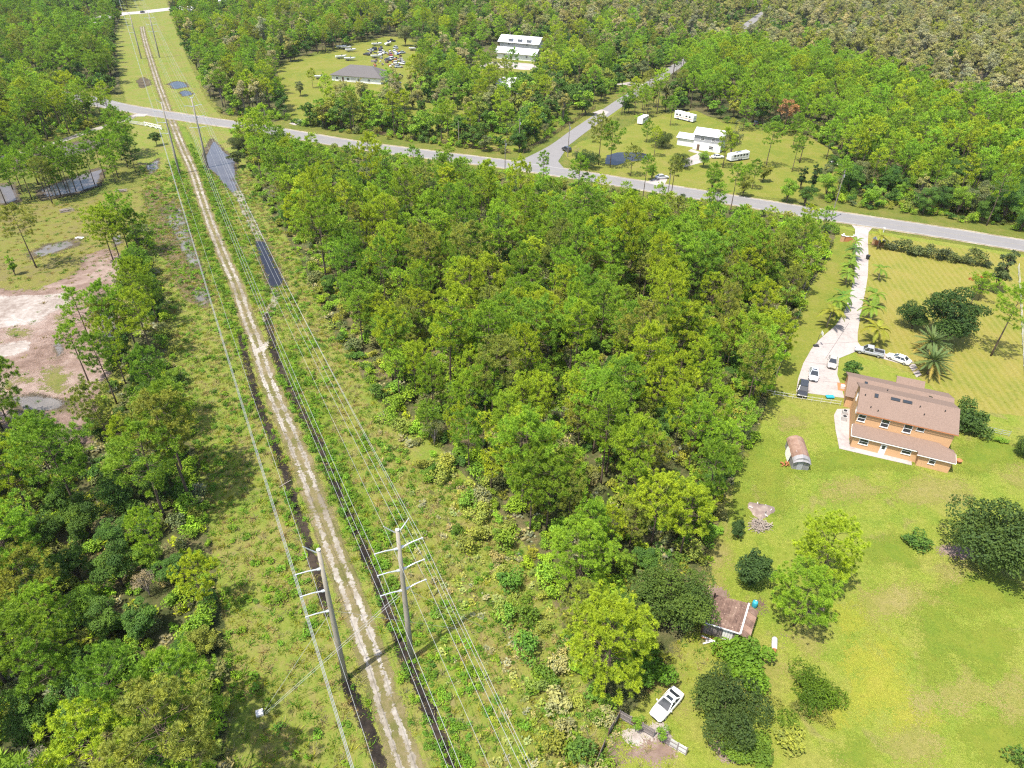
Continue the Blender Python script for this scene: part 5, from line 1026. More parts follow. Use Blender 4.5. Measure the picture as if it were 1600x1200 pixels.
wreck('dark truck at the very back of the boat yard under the oak', Y(885, 185), 30, BLK, 'pickup')
sb = MB(); rr = random.Random(12)
for m in ('grey', 'rust', 'offwhite', 'trim', 'wood', 'brownwood'):
    sb.mat(MT[m])
    for k in range(11):
        q = Y(rr.uniform(640, 1010), rr.uniform(270, 480)); sb.box((q.x, q.y, rr.uniform(.2, .7)), (rr.uniform(.5, 2.6), rr.uniform(.4, 1.5), rr.uniform(.3, 1.3)), rr.uniform(0, 3))
tag(sb.build('scrap_clutter', None), 'scrap heaped between the wrecked cars of the boat yard', None, None, 'stuff')
# small pale heaps and logs in the clearing
for px, py, s, lb in ((124, 372, .9, 'small white sheet on the grass of the left clearing'),):
    t = thing('white_sheet', lb, 'sheet', G(px, py)); b = MB(); b.thick([(-1.2, -.4, .1), (1.1, -.5, .15), (1.2, .4, .2), (-.9, .5, .12)], .05); b.build('sheet', MT['white'], t); b = MB(); b.thick([(-.5, -.5, .3), (.6, -.4, .22), (.4, .3, .26), (-.5, .2, .32)], .05); b.build('flap', MT['offwhite'], t)
for px, py, d, lb in ((190, 300, 20, 'pile of grey logs beside the muddy bank'), (105, 330, 30, 'dead branches below the waterside pines')):
    t = thing('log_pile', lb, 'log pile', G(px, py), rad(d)); 
    for k in range(9): b = MB(); b.tube([(rr.uniform(-2, -1), rr.uniform(-.8, .8), .12+.07*k), (rr.uniform(1, 2), rr.uniform(-.8, .8), .12+.08*k)], [.12, .06], 6); b.build('log', MT['stick'], t)

# ------------------------------------------------------------------ trees, shrubs, palms
def tree(name, pair, loc, size, turn, tint, label, cat='tree', group=None, lean=None):
    e = thing(name, label, cat, loc, turn, group); e.scale = (size,)*3 if not isinstance(size, tuple) else size
    if lean: e.rotation_euler = (lean[0], lean[1], turn)
    link('trunk', pair[0], e); c = link('crown', pair[1], e); c['tint'] = list(tint); return e
def shrub(mesh, loc, size, turn, tint, label, name='shrub', cat='shrub', group=None):
    o = link(name, mesh, None, loc, turn); o.scale = size if isinstance(size, tuple) else (size,)*3; o['tint'] = list(tint); return tag(o, label, cat, group)

T = TINT
BLOCK = []        # (x, y, radius) kept free of the woods
def keep(p, r): BLOCK.append((p[0], p[1], r))
for c in ((1400, 655, 16), (1244, 712, 5), (1140, 965, 8), (1037, 1100, 5), (560, 112, 22), (800, 82, 26), (792, 128, 12), (1098, 226, 14), (1070, 185, 10), (1150, 248, 8), (895, 85, 10), (725, 72, 7), (935, 1160, 6.5), (985, 1135, 6), (1020, 1160, 6), (900, 1215, 4)): keep(G(c[0], c[1]), c[2])

# single trees that stand alone or frame the lawn; pixel of the foot, variant, size, tint, label
def place(px, py, pair, size, tint, label, name='pine_tree', h=0, lean=None, block=3.0, cat='tree'):
    p = G(px, py); keep(p, block); return tree(name, pair, p, size, RNG.uniform(0, 6.28), jit(T[tint] if isinstance(tint, str) else tint, .06), label, cat, None, lean)
OAK_BIG = broad(201, 9.5, 6.6, .1, 44, 15000, .36, (1, 1, .85)); OAK_DARK = broad(202, 6.2, 4.6, .05, 36, 11000, .27, (1, 1.05, .9)); OAK_MID = broad(203, 8.5, 5.2, .1, 40, 13000, .3)
MAGN = broad(204, 8.5, 4.6, .08, 34, 8500, .4, (1.05, 1, .9), asp=.5); ROUND = broad(205, 3.4, 1.7, .3, 14, 2200, .24); CEDAR = broad(206, 6.0, 2.3, .04, 26, 5200, .24, (1, 1, 1.1), .2, top=.75)
COLUMN = broad(207, 9.5, 2.0, .08, 28, 4200, .3, (1, 1, 1), .2, top=.6); VINE = shrub_mesh(208, 3.4, 2.6, 16, 3200, .42); SAGO = shrub_mesh(209, 2.2, 2.9, 22, 3400, .42, asp=.28)
FLAME = broad(210, 6.0, 2.6, .35, 16, 2400, .3, (1.1, 1, .5))
PINE_NEAR = pine(211, 15.5, 5.0, .25, 520, 74, 1.4, blade=.36); PINE_OPEN = pine(212, 13.5, 4.8, .22, 480, 64, 1.2, blade=.37); PINE_LONE = pine(213, 17, 4.5, .5, 250, 44, .9, blade=.45)
place(945, 1078, PINE_NEAR, 1.0, 'yellow-green', 'big yellow-green pine with the widest crown, beside the large-leaved vine mound by the white coupe')
place(903, 925, PINE_NEAR, .84, 'bright green', 'dense rounded pine standing just above the big pine near the white coupe')
place(1240, 978, PINE_OPEN, .8, 'bright green', 'open bright green pine beside the rusty barn, lower of the lawn pair')
place(1276, 912, PINE_OPEN, .9, 'yellow-green', 'open yellow-green pine on the big lawn, upper of the pair by the barn')
place(1548, 556, PINE_LONE, .95, 'bright green', 'tall lone pine on the front lawn casting a round shadow', lean=(0, 0.02))
place(1507, 492, PINE_LONE, .62, 'bright green', 'slim leaning pine behind the dark magnolia on the front lawn', lean=(.05, .12))
place(57, 418, PINE_LONE, .95, 'olive green', 'lone slender pine at the grassy left edge of the dirt clearing', lean=(0, -.05))
place(1046, 972, OAK_MID, 1.0, (.085, .14, .028), 'broad rounded oak leaning over the rusty barn roof', 'oak_tree', block=5)
place(1546, 882, OAK_BIG, 1.16, (.075, .118, .028), 'massive dark oak at the right edge of the big lawn', 'oak_tree', block=6)
place(1606, 716, OAK_DARK, .6, (.07, .12, .028), 'dark oak cut by the frame edge right of the orange house', 'oak_tree', block=4)
place(1128, 1128, OAK_DARK, 1.0, (.062, .098, .025), 'dense dark round tree right of the white coupe', 'broadleaf_tree', block=5)
place(1474, 536, MAGN, 1.38, (.05, .092, .024), 'dark spreading magnolia in the middle of the front lawn', 'magnolia_tree', block=5)
place(1424, 514, MAGN, .72, (.048, .09, .024), 'small dark magnolia left of the larger one', 'magnolia_tree')
place(1325, 592, ROUND, 1.2, (.08, .16, .03), 'small round clipped tree at the house corner beside the driveway', 'garden_tree')
place(1170, 912, CEDAR, 1.25, (.055, .1, .03), 'dark pointed cedar between the brush pile and the barn', 'cedar_tree')
place(1152, 840, CEDAR, .62, (.055, .1, .03), 'small dark cedar shrub left of the brush pile', 'cedar_tree')
place(1553, 458, COLUMN, 1.35, (.1, .14, .055), 'tall grey-green columnar tree by the roadside hedge', 'columnar_tree')
place(1528, 470, FLAME, 1.0, (.12, .2, .03), 'small green tree under the red flowering one beside the columnar tree', 'garden_tree')
place(1524, 456, FLAME, .78, (.42, .12, .05), 'small tree with red-orange flowers next to the columnar tree', 'flowering_tree')
place(1222, 212, broad(214, 14, 4.2, .5, 22, 2600, .5, (1, 1, .8), .4), 1.0, 'orange-brown', 'dying tree with orange-brown leaves at the edge of the pine stand', 'broadleaf_tree')
place(1340, 470, broad(215, 2.2, 1.0, .3, 8, 500, .2), .1, 'mid-green', 'tiny sapling at the edge of the driveway', 'sapling') if 0 else None
place(1196, 262, PINE_LONE, .92, 'mid-green', 'tall pine on the lawn right of the white travel trailer', 'pine_tree')
place(1250, 296, COLUMN, .9, (.05, .09, .025), 'left of two dark narrow cypresses on the bare yard', 'columnar_tree')
place(1267, 300, COLUMN, 1.08, (.05, .09, .025), 'right and taller of two dark narrow cypresses on the bare yard', 'columnar_tree')
place(1062, 262, OAK_DARK, .8, (.07, .1, .03), 'dark tree between the pond and the two-storey white house', 'broadleaf_tree')
place(1140, 248, broad(216, 13, 3.4, .18, 30, 5200, .34, (1, 1, 1), .3, 'greybark', droop=1.5), 1.0, (.13, .15, .06), 'tall grey-green drooping tree against the white house wall', 'broadleaf_tree')
place(1034, 230, OAK_DARK, .95, (.08, .115, .03), 'low spreading oak right of the half-hidden camper', 'oak_tree')
place(935, 258, PINES[5], 1.0, 'olive green', 'tall shaggy pine on the street corner beside the small pond', 'pine_tree')
place(953, 262, PINES[0], 1.05, 'mid-green', 'tall pine with a bare trunk left of the small pond', 'pine_tree')
place(915, 262, OAK_DARK, 1.0, (.055, .1, .03), 'dark bushy tree in the corner of the side street', 'broadleaf_tree')
place(903, 300, PINES[3], .9, 'bright green', 'pine standing in front of the road at the side street mouth', 'pine_tree')
place(848, 300, TALLPINES[0], .72, 'mid-green', 'thin young pine rising across the street junction', 'pine_tree')
place(1004, 312, TALLPINES[1], .78, 'mid-green', 'thin pine in front of the road by the concrete apron', 'pine_tree')
place(1046, 322, TALLPINES[2], .86, 'olive green', 'thin high-crowned pine in front of the road below the driveway', 'pine_tree')
place(1140, 335, TALLPINES[0], .86, 'bright green', 'thin high-crowned pine in front of the road right of the apron', 'pine_tree')
place(1105, 330, TALLPINES[1], .82, 'mid-green', 'thin pine in front of the road below the travel trailer', 'pine_tree')
for px, py, pr, sz, tn, lb in ((634, 72, BROADS[5], 1.5, 'grey-green', 'big grey-green oak at the back of the boat yard'), (676, 70, BROADS[2], 1.4, 'dark green', 'big dark oak right of the one at the back of the boat yard'), (612, 158, BROADS[0], .85, 'mid-green', 'tree in front of the right end of the grey-roofed house'), (585, 168, BROADS[4], .8, 'bright green', 'bright tree in front of the middle of the grey-roofed house'), (640, 150, BROADS[1], .9, 'dark green', 'dark tree right of the grey-roofed house'), (545, 172, PINES[6], .7, 'mid-green', 'small pine in front of the left end of the grey-roofed house'), (660, 118, PINES[1], .9, 'mid-green', 'pine at the right end of the boat yard'), (1112, 300, BROADS[2], .8, 'mid-green', 'leafy tree on the far verge below the white house drive'), (1160, 307, BROADS[4], .85, 'olive green', 'olive tree on the far verge below the travel trailer'), (1228, 316, BROADS[1], 1.0, 'mid-green', 'left of two leafy trees on the far verge near the leaning pole'), (1256, 322, BROADS[0], .8, 'dark green', 'right of two leafy trees on the far verge near the leaning pole'), (1098, 262, BROADS[5], .7, 'mid-green', 'small tree beside the concrete drive of the white house'), (1010, 222, PINES[6], .7, 'mid-green', 'small pine in front of the half-hidden camper'), (1160, 205, PINES[1], .9, 'bright green', 'pine behind the white house near the motorhome'), (1238, 232, PINES[4], .85, 'mid-green', 'pine on the open lawn right of the dying orange tree'), (985, 275, PINES[7], .72, 'olive green', 'olive pine between the small pond and the main road'), (1018, 282, BROADS[3], .75, 'mid-green', 'leafy tree between the pond and the concrete apron'), (470, 150, BROADS[0], .8, 'grey-green', 'grey-green tree alone on the far lawn left of the grey-roofed house'), (660, 178, BROADS[3], .8, 'dark green', 'dark tree on the far lawn behind the roadside fence'), (690, 185, BROADS[1], .8, 'mid-green', 'round tree in the fenced lawn behind the roadside fence'), (715, 205, BROADS[4], .7, 'dark green', 'small dark tree in the fenced lawn near the middle pole'), (748, 214, BROADS[5], .7, 'mid-green', 'small round tree in the fenced lawn near the corner pole')):
    place(px, py, pr, sz, tn, lb, 'broadleaf_tree' if any(pr is q for q in BROADS) else 'pine_tree')
place(375, 240, OAK_MID, .72, (.085, .11, .04), 'grey-green round tree beside the upper pond at the road', 'broadleaf_tree')
place(372, 262, ROUND, 1.7, (.08, .11, .035), 'small round tree on the bank right of the upper pond', 'broadleaf_tree')
place(655, 312, OAK_BIG, .8, (.075, .1, .04), 'large dark oak dome at the back of the central wood', 'oak_tree', block=6)
place(548, 392, OAK_MID, .8, (.085, .11, .045), 'grey-green oak on the power-line side of the central wood', 'oak_tree', block=5)
place(245, 228, ROUND, 1.5, (.07, .13, .03), 'small leafy tree below the white gate', 'broadleaf_tree')
WS = [(60, 288, 5, 1.05, 'mid-green'), (78, 294, 7, .95, 'olive green'), (101, 290, 3, 1.0, 'bright green'), (90, 312, 0, .85, 'mid-green'), (119, 299, 5, .9, 'mid-green'), (206, 246, 7, 1.0, 'bright green'), (196, 240, 2, 1.0, 'mid-green'), (181, 286, 3, .8, 'bright green')]
for i, (px, py, pr, sz, tn) in enumerate([(70, 300, 1, 1.0, 'mid-green'), (95, 305, 2, 1.0, 'mid-green'), (112, 308, 0, .95, 'mid-green'), (35, 300, 3, 1.0, 'bright green'), (82, 318, 4, .9, 'olive green'), (50, 312, 2, .9, 'bright green'), (148, 288, 1, .9, 'mid-green'), (164, 278, 4, 1.0, 'mid-green'), (185, 278, 7, 1.0, 'bright green'), (200, 262, 0, .9, 'mid-green'), (190, 250, 3, .95, 'bright green'), (172, 262, 6, .9, 'mid-green'), (212, 268, 6, .9, 'dark green'), (10, 320, 7, 1.0, 'mid-green'), (130, 296, 3, .8, 'bright green'), (20, 296, 0, 1.0, 'mid-green')]+WS):
    place(px, py, PINES[pr], sz, tn, ['pine in the waterside row between the muddy ponds, counted from left number '+w for w in 'one,two,three,four,five,six,seven,eight,nine,ten,eleven,twelve,thirteen,fourteen,fifteen,sixteen,seventeen,eighteen,nineteen,twenty,twenty-one,twenty-two,twenty-three,twenty-four'.split(',')][sorted([70, 95, 112, 35, 82, 50, 148, 164, 185, 200, 190, 172, 212, 10, 130, 20]+[w[0] for w in WS]).index(px)])
for i, (px, py, pr, sz, tn, lb) in enumerate([(190, 412, PINES[1], 1.0, 'yellow-green', 'leftmost pine of the clump beside the brown marsh, trunk bare'), (178, 410, PINES[7], 1.0, 'yellow-green', 'wide pine of the clump beside the brown marsh, front trunk'), (204, 400, PINES[5], .95, 'bright green', 'rear pine of the clump beside the brown marsh'), (222, 400, PINES[3], .95, 'mid-green', 'dark right-hand pine of the clump beside the brown marsh'), (215, 455, PINES[6], .8, 'bright green', 'short pine just below the clump beside the brown marsh'), (143, 538, PINES[0], .85, 'bright green', 'lone bright pine beside the grey puddle in the dirt clearing'), (140, 600, TALLPINES[1], .72, 'bright green', 'thin pine on bare dirt below the grey puddle'), (24, 430, COLUMN, .62, 'bright green', 'small narrow tree left of the lone slender pine'), (212, 540, PINES[3], 1.0, 'bright green', 'bushy bright pine right of the grey puddle'), (240, 560, PINES[5], .9, 'yellow-green', 'yellow-green pine leaning to the corridor right of the dirt clearing'), (4, 670, PINES[2], .7, 'mid-green', 'pine cut by the left frame edge below the dirt clearing')]):
    place(px, py, pr, sz, tn, lb, 'pine_tree' if pr is not COLUMN else 'young_tree')
# shrubs that stand alone
def sh(px, py, mesh, size, tint, label, cat='shrub', name='shrub'):
    p = G(px, py); keep(p, 2.0); return shrub(mesh, p, size, RNG.uniform(0, 6.28), jit(T[tint] if isinstance(tint, str) else tint, .06), label, name, cat)
sh(1012, 1056, VINE, (.85, .85, 1.05), (.1, .2, .022), 'mound of large bright green vine leaves beside the white coupe', 'vine mound', 'vine_mound')
sh(1163, 1048, VINE, (1.15, 1.1, .95), (.115, .215, .022), 'wide bright green leafy bush below the rusty barn')
sh(1270, 1098, SAGO, (1.0, 1.0, 1.25), (.11, .19, .02), 'round ginger-like clump on the lawn, half yellowed', 'shrub', 'ginger_clump')
sh(1262, 1112, SAGO, (.78, .62, .62), (.24, .25, .06), 'pale yellowing fronds on the near side of the round ginger clump', 'shrub', 'yellow_fronds')
sh(905, 1185, SHRUBS[3], (1.3, 1.3, 1.25), 'dark green', 'dark green bush left of the dark fence stub at the bottom edge')
sh(1230, 1163, SHRUBS[1], (1.35, 1.2, .8), 'olive green', 'scraggly olive shrub at the lower lawn edge')
sh(1168, 1182, VINE, (.85, .8, .6), (.12, .2, .025), 'low bright bush under the dense dark round tree')
sh(1598, 1200, SHRUBS[3], 1.2, 'dark green', 'dark shrub in the lower right corner of the lawn')
sh(1430, 852, SHRUBS[1], (1.5, 1.4, .85), (.08, .16, .03), 'small lone shrub on the lawn left of the massive oak')
sh(1508, 668, VINE, (1.1, 1.1, 1.2), (.075, .13, .03), 'round shrub against the right end wall of the orange house')
sh(1562, 690, SHRUBS[0], (1.3, .8, .5), 'mid-green', 'low shrub by the wire fence right of the orange house')
for i, (px, py, sz) in enumerate([(1394, 390, 1.35), (1412, 393, 1.6), (1430, 398, 1.9), (1448, 400, 1.3), (1470, 405, 1.9), (1488, 409, 1.2), (1503, 410, 1.45), (1522, 413, 1.7), (1538, 416, 1.3), (1380, 386, 1.0)]):
    nth = ['second', 'third', 'fourth', 'fifth', 'sixth', 'seventh', 'eighth', 'ninth', 'tenth', 'first'][i]
    sh(px, py, SHRUBS[i % 4], (sz*1.25, sz*1.1, sz), (.115, .145, .05) if i % 2 else (.1, .125, .055), nth+' oleander shrub from the gate in the roadside hedge')
for i, (px, py, lb) in enumerate([(993, 1142, 'papaya seedling at the left panel of the wooden fence'), (1031, 1158, 'papaya seedling at the middle of the wooden fence')]):
    e = thing('papaya_plant', lb, 'plant', G(px, py)); b = MB(); b.tube([(0, 0, 0), (.05, .02, 1.5)], [.05, .03], 6); b.build('stem', MT['greybark'], e); c = link('crown', SHRUBS[2], e, (0, 0, 1.2), None, .62); c['tint'] = [.13, .24, .03]
for i, (px, py, lb) in enumerate([(1363, 604, 'thin potted-looking plant left of two at the house front wall'), (1396, 612, 'thin plant right of two at the house front wall')]):
    sh(px, py, SHRUBS[0], (.5, .5, 1.1), 'dark green', ['thin dark plant, left of two behind the orange house roof', 'thin dark plant, right of two behind the orange house roof'][i])

# palms along the driveway: trunk and single fronds
FROND = [frond_mesh(301+i, 2.5, 20, .62, [.95, 1.15, .75][i]) for i in range(3)]
DATE = [frond_mesh(311+i, 3.5, 34, .5, stiff=1, w=.11) for i in range(2)]
def palm(px, py, h, size, nf, label, tint, lean=(0, 0)):
    p = G(px, py); e = thing('queen_palm', label, 'palm', p, RNG.uniform(0, 6.28), 'palms along the driveway'); b = MB()
    b.tube([(0, 0, -.05), (lean[0]*.4, lean[1]*.4, h*.5), (lean[0], lean[1], h)], [.2, .13, .11], 8); b.build('trunk', MT['palmbark'], e, True)
    for k in range(nf):
        f = link('frond', FROND[k % 3], e, (lean[0], lean[1], h)); f.rotation_euler = (0, RNG.uniform(-.75, .35), k*2*PI/nf*1.0+RNG.uniform(-.25, .25)); s = 1.25*size*RNG.uniform(.85, 1.1); f.scale = (s, s, s); f['tint'] = list(jit(tint, .15))
PT = (.14, .22, .028); PY = (.22, .23, .03)
for a in [(1333, 392, 2.6, .8, 11, 'first small palm left of the driveway from the gate', PT), (1330, 405, 3.0, .9, 12, 'second palm left of the driveway from the gate', (.08, .15, .03)), (1327, 418, 2.8, .9, 12, 'third palm left of the driveway from the gate', PT), (1324, 430, 2.8, .95, 12, 'fourth palm left of the driveway from the gate', PT), (1320, 445, 3.0, 1.0, 13, 'fifth palm left of the driveway from the gate', PT),
          (1311, 482, 3.4, 1.1, 13, 'green palm behind the yellowing pair left of the driveway', (.1, .19, .03)), (1302, 494, 3.6, 1.15, 13, 'palm with bright trunk left of the driveway bend', PT), (1291, 512, 4.0, 1.25, 14, 'yellowing palm at the driveway bend, nearest the house on the left', PY),
          (1371, 388, 3.4, 1.0, 12, 'palm right beside the right gate pillar', PY), (1372, 438, 2.8, .95, 8, 'sparse leaning palm alone right of the driveway', PT), (1361, 476, 2.8, 1.05, 13, 'small green palm right of the driveway above the taller one', PT), (1355, 501, 3.4, 1.15, 13, 'palm right of the driveway between the small one and the truck', PT), (1364, 536, 3.6, 1.25, 14, 'yellow-green palm right behind the grey pickup truck', PY)]:
    palm(*a, lean=(.5, .6) if a[1] == 438 else (RNG.uniform(-.25, .25), RNG.uniform(-.25, .25)))
def datepalm(px, py, h, label, size):
    p = G(px, py); e = thing('date_palm', label, 'palm', p, 0, 'big date palms'); b = MB(); b.tube([(0, 0, -.1), (0, 0, h*.5), (0, 0, h)], [.42, .36, .42], 10); b.build('trunk', MT['palmbark'], e, True)
    n = 58
    for k in range(n):
        f = link('frond', DATE[k % 2], e, (0, 0, h)); t = k/n; f.rotation_euler = (0, .45-1.75*t+RNG.uniform(-.1, .1), k*2.3999); s = size*RNG.uniform(.88, 1.08)*(1-.25*t); f.scale = (s, s, s)
        f['tint'] = list(jit((.3, .23, .06) if t < .16 else (.115, .165, .06), .12))
datepalm(1450, 584, 3.2, 'big date palm nearest the house, right of the white sedan', 1.3); datepalm(1449, 552, 3.0, 'big date palm behind the nearest one, yellow lower fronds', 1.25)

# ------------------------------------------------------------------ the woods
OPEN = [poly_w(p) for p in (CORR, LAWN, LEFTG, DIRT, RVLAWN, FARLAWN, WHITEY, STREETG, [(640, 725), (690, 800), (735, 880), (785, 985), (830, 1090), (862, 1230), (900, 1230), (905, 1100), (872, 1010), (850, 930), (800, 840), (735, 770), (690, 715)])]
POND = poly_w([(-90, 300), (-90, 282), (15, 247), (100, 222), (172, 198), (208, 184), (226, 292), (170, 302), (120, 320), (40, 320)])
ORCHW = poly_w(ORCH); CYPW = poly_w([(1010, 75), (1200, 35), (1230, -25), (1800, -25), (1800, 236), (1600, 218), (1500, 196), (1400, 150), (1280, 112), (1200, 108), (1180, 84), (1100, 92)])
PINW = poly_w([(1030, 108), (1180, 88), (1290, 116), (1400, 154), (1500, 200), (1600, 222), (1800, 240), (1800, 352), (1320, 312), (1312, 262), (1250, 208), (1085, 172)])
TANTOP = poly_w([(820, 40), (870, -25), (1210, -25), (1190, 20), (1120, 58), (1000, 74), (900, 80), (780, 48)])
LANE = DPATH; corrR = np.array([q for q in CORR[18:]]); lawnL = np.array(LAWN[:17])
def grid(box, sp, seed):
    r = np.random.default_rng(seed); x0, y0, x1, y1 = box; nx = int((x1-x0)/sp); ny = int((y1-y0)/(sp*.87)); X, Y = np.meshgrid(np.arange(nx), np.arange(ny))
    x = x0+(X+.5*(Y % 2))*sp; y = y0+Y*sp*.87; p = np.column_stack([x.ravel(), y.ravel()]); return p+r.uniform(-.62, .62, p.shape)*sp
def cand(sp, dmin, dmax, seed, edge=1.2, ext=(-150, 1750, -27, 1420), near_road=25.0):
    p = grid((-720, 20, 820, 1000), sp, seed); px, py, z = pxa(p)
    p = p[(z > dmin) & (z <= dmax) & (px > ext[0]) & (px < ext[1]) & (py > ext[2]) & (py < ext[3])]
    ok = np.ones(len(p), bool)
    for P in OPEN+[POND]: ok &= ~inside(p, P) if edge <= 0 else sdf(p, P) < -edge
    dr = seg_dist(p, ROADC); south = p[:, 1] < np.interp(p[:, 0], ROADW[:, 0], ROADW[:, 1]); ok &= dr > np.where(south & (p[:, 0] > -115) & (p[:, 0] < 105), near_road, 11.5); near_cam = seg_dist(p+np.array([-5.0, 9.0]), STREETC) < 9.0; shown = (p[:, 1] < 312) | (p[:, 1] > 345) & (p[:, 1] < 398) | (p[:, 1] > 535) & (p[:, 1] < 628); ok &= (seg_dist(p, STREETC) > np.where(shown, 8.0, 4.2)) & (~near_cam | ~shown); ok &= seg_dist(p, FARROAD) > 13; ok &= seg_dist(p, LANE) > 3.6
    for x, y, r in BLOCK: ok &= (p[:, 0]-x)**2+(p[:, 1]-y)**2 > r*r
    o = inside(p, ORCHW); rr = np.random.default_rng(seed+9).random(len(p)); ok &= ~o | (rr < .45)
    return p[ok]
RW = random.Random(77); TREES = []     # (score, kind, x, y, size, turn, variant, tone, zone)
def zone_of(p, px, py):
    if inside(p[None], CYPW)[0]: return 'cyp'
    if inside(p[None], PINW)[0]: return 'pin'
    if inside(p[None], TANTOP)[0]: return 'tan'
    if py > 262-.0*px and px > 320 and p[1] < np.interp(p[0], ROADW[:, 0], ROADW[:, 1]): return 'mid'
    if p[1] < np.interp(p[0], ROADW[:, 0], ROADW[:, 1]): return 'left' if py > 330 else 'lane'
    if px < 250 and py < 175: return 'nw'
    return 'far'
MIXES = {'mid': [('pine', .77), ('broad', .16), ('grey', .07)], 'left': [('pine', .52), ('broad', .43), ('grey', .05)], 'lane': [('pine', .9), ('broad', .1)], 'nw': [('broad', .52), ('pine', .42), ('grey', .06)],
       'far': [('broad', .6), ('pine', .3), ('cyp', .07), ('grey', .03)], 'pin': [('pine', .84), ('broad', .13), ('grey', .03)], 'cyp': [('cyp', .66), ('grey', .16), ('broad', .18)], 'tan': [('cyp', .4), ('broad', .42), ('pine', .08), ('grey', .1)]}
TONES = {'pine': [('yellow-green', .3), ('bright green', .34), ('mid-green', .26), ('olive green', .1)], 'broad': [('dark green', .5), ('mid-green', .32), ('grey-green', .1), ('olive green', .08)],
       'cyp': [('olive-tan', .5), ('pale tan', .3), ('olive green', .2)], 'grey': [('grey-brown', .6), ('grey-green', .4)]}
def pick(w):
    r = RW.random()
    for k, v in w:
        r -= v
        if r < 0: return k
    return w[-1][0]
def clumpy(x, y): return math.sin(x*.045+1.3)*math.sin(y*.038+.4)+.6*math.sin(x*.11+y*.09)
for sp, d0, d1, sd in ((5.3, 0, 150, 1), (5.8, 150, 280, 2), (6.2, 280, 480, 3), (7.0, 480, 1300, 4)):
    for p in cand(sp, d0, d1, sd):
        px, py, z = PX(p[0], p[1]); zn = zone_of(p, px, py); k = pick(MIXES[zn]); c = clumpy(*p)
        if zn in ('far', 'nw', 'mid') and k == 'pine' and c > .75 and RW.random() < .6: k = 'broad'
        c2 = math.sin(p[0]*.013+2.1*math.sin(p[1]*.017+.5))+.8*math.sin(p[1]*.024+p[0]*.009)
        if zn in ('cyp', 'tan') and k == 'cyp' and c2 > .75 and RW.random() < .7: k = 'broad'
        if zn in ('cyp', 'tan') and k == 'cyp' and c2 < -1.0 and RW.random() < .4: k = 'grey'
        if zn == 'pin' and py > 282 and RW.random() < .6: k = 'broad'
        if zn == 'mid' and py < 318 and RW.random() < .45: k = 'broad' if RW.random() < .6 else 'grey'
        tn = pick(TONES[k]); dr = float(seg_dist(p[None], ROADC)[0])
        if zn == 'left' and k == 'pine': tn = pick([('mid-green', .46), ('bright green', .22), ('yellow-green', .16), ('olive green', .16)])
        if zn == 'left' and k == 'broad': tn = pick([('dark green', .8), ('mid-green', .2)])
        if zn == 'pin' and k == 'pine': tn = pick([('bright green', .62), ('yellow-green', .25), ('mid-green', .13)])
        if zn == 'nw' and k == 'pine': tn = pick([('bright green', .35), ('mid-green', .5), ('olive green', .15)])
        size = RW.triangular(.55, 1.3, .9) if k != 'broad' else RW.uniform(.6, 1.1)*(.8 if zn in ('mid', 'left') else 1.05)
        if k == 'pine' and zn == 'mid' and RW.random() < .25: size *= .72
        if k == 'grey': size *= .85
        if k == 'cyp': size *= 1.3
        if zn == 'mid' and dr < 42: size *= .72
        TREES.append((size/z*(1 if -20 < px < 1620 and -5 < py < 1290 else .001), k, p[0], p[1], size, RW.uniform(0, 6.28), RW.randrange(1000), tn, zn, px, py, z))
for P_, sp, pr, sd, yr in ((poly_w(RVLAWN), 12.0, .34, 51, (-99, 999)), (poly_w(FARLAWN), 11.0, .3, 52, (132, 999)), (poly_w(WHITEY), 9.0, .5, 53, (112, 999)), (poly_w(STREETG), 9.0, .3, 54, (-99, 999))):     # garden trees of the far properties
    q = grid((-160, 200, 300, 620), sp, sd); q = q[sdf(q, P_) > 2.0]; q = q[(seg_dist(q, STREETC) > 8) & (seg_dist(q, ROADC) > 13)]
    for p in q:
        px, py, z = PX(p[0], p[1])
        if RW.random() > pr or not yr[0] < py < yr[1] or any((p[0]-x)**2+(p[1]-y)**2 < (r+2)**2 for x, y, r in BLOCK): continue
        if 955 < px < 1015 and 205 < py < 252 or 1060 < px < 1190 and 195 < py < 262: continue
        k = pick([('pine', .5), ('broad', .42), ('grey', .08)]); TREES.append((.9/z, k, p[0], p[1], RW.uniform(.6, 1.0), RW.uniform(0, 6.28), RW.randrange(1000), pick(TONES[k]), 'far', px, py, z))
SPEC = {'pine': ('pine_tree', 'pine', 'tree', 225), 'broad': ('broadleaf_tree', 'tree', 'tree', 270), 'cyp': ('cypress_tree', 'swamp cypress', 'tree', 290), 'grey': ('mossy_tree', 'mossy grey tree', 'tree', 140)}
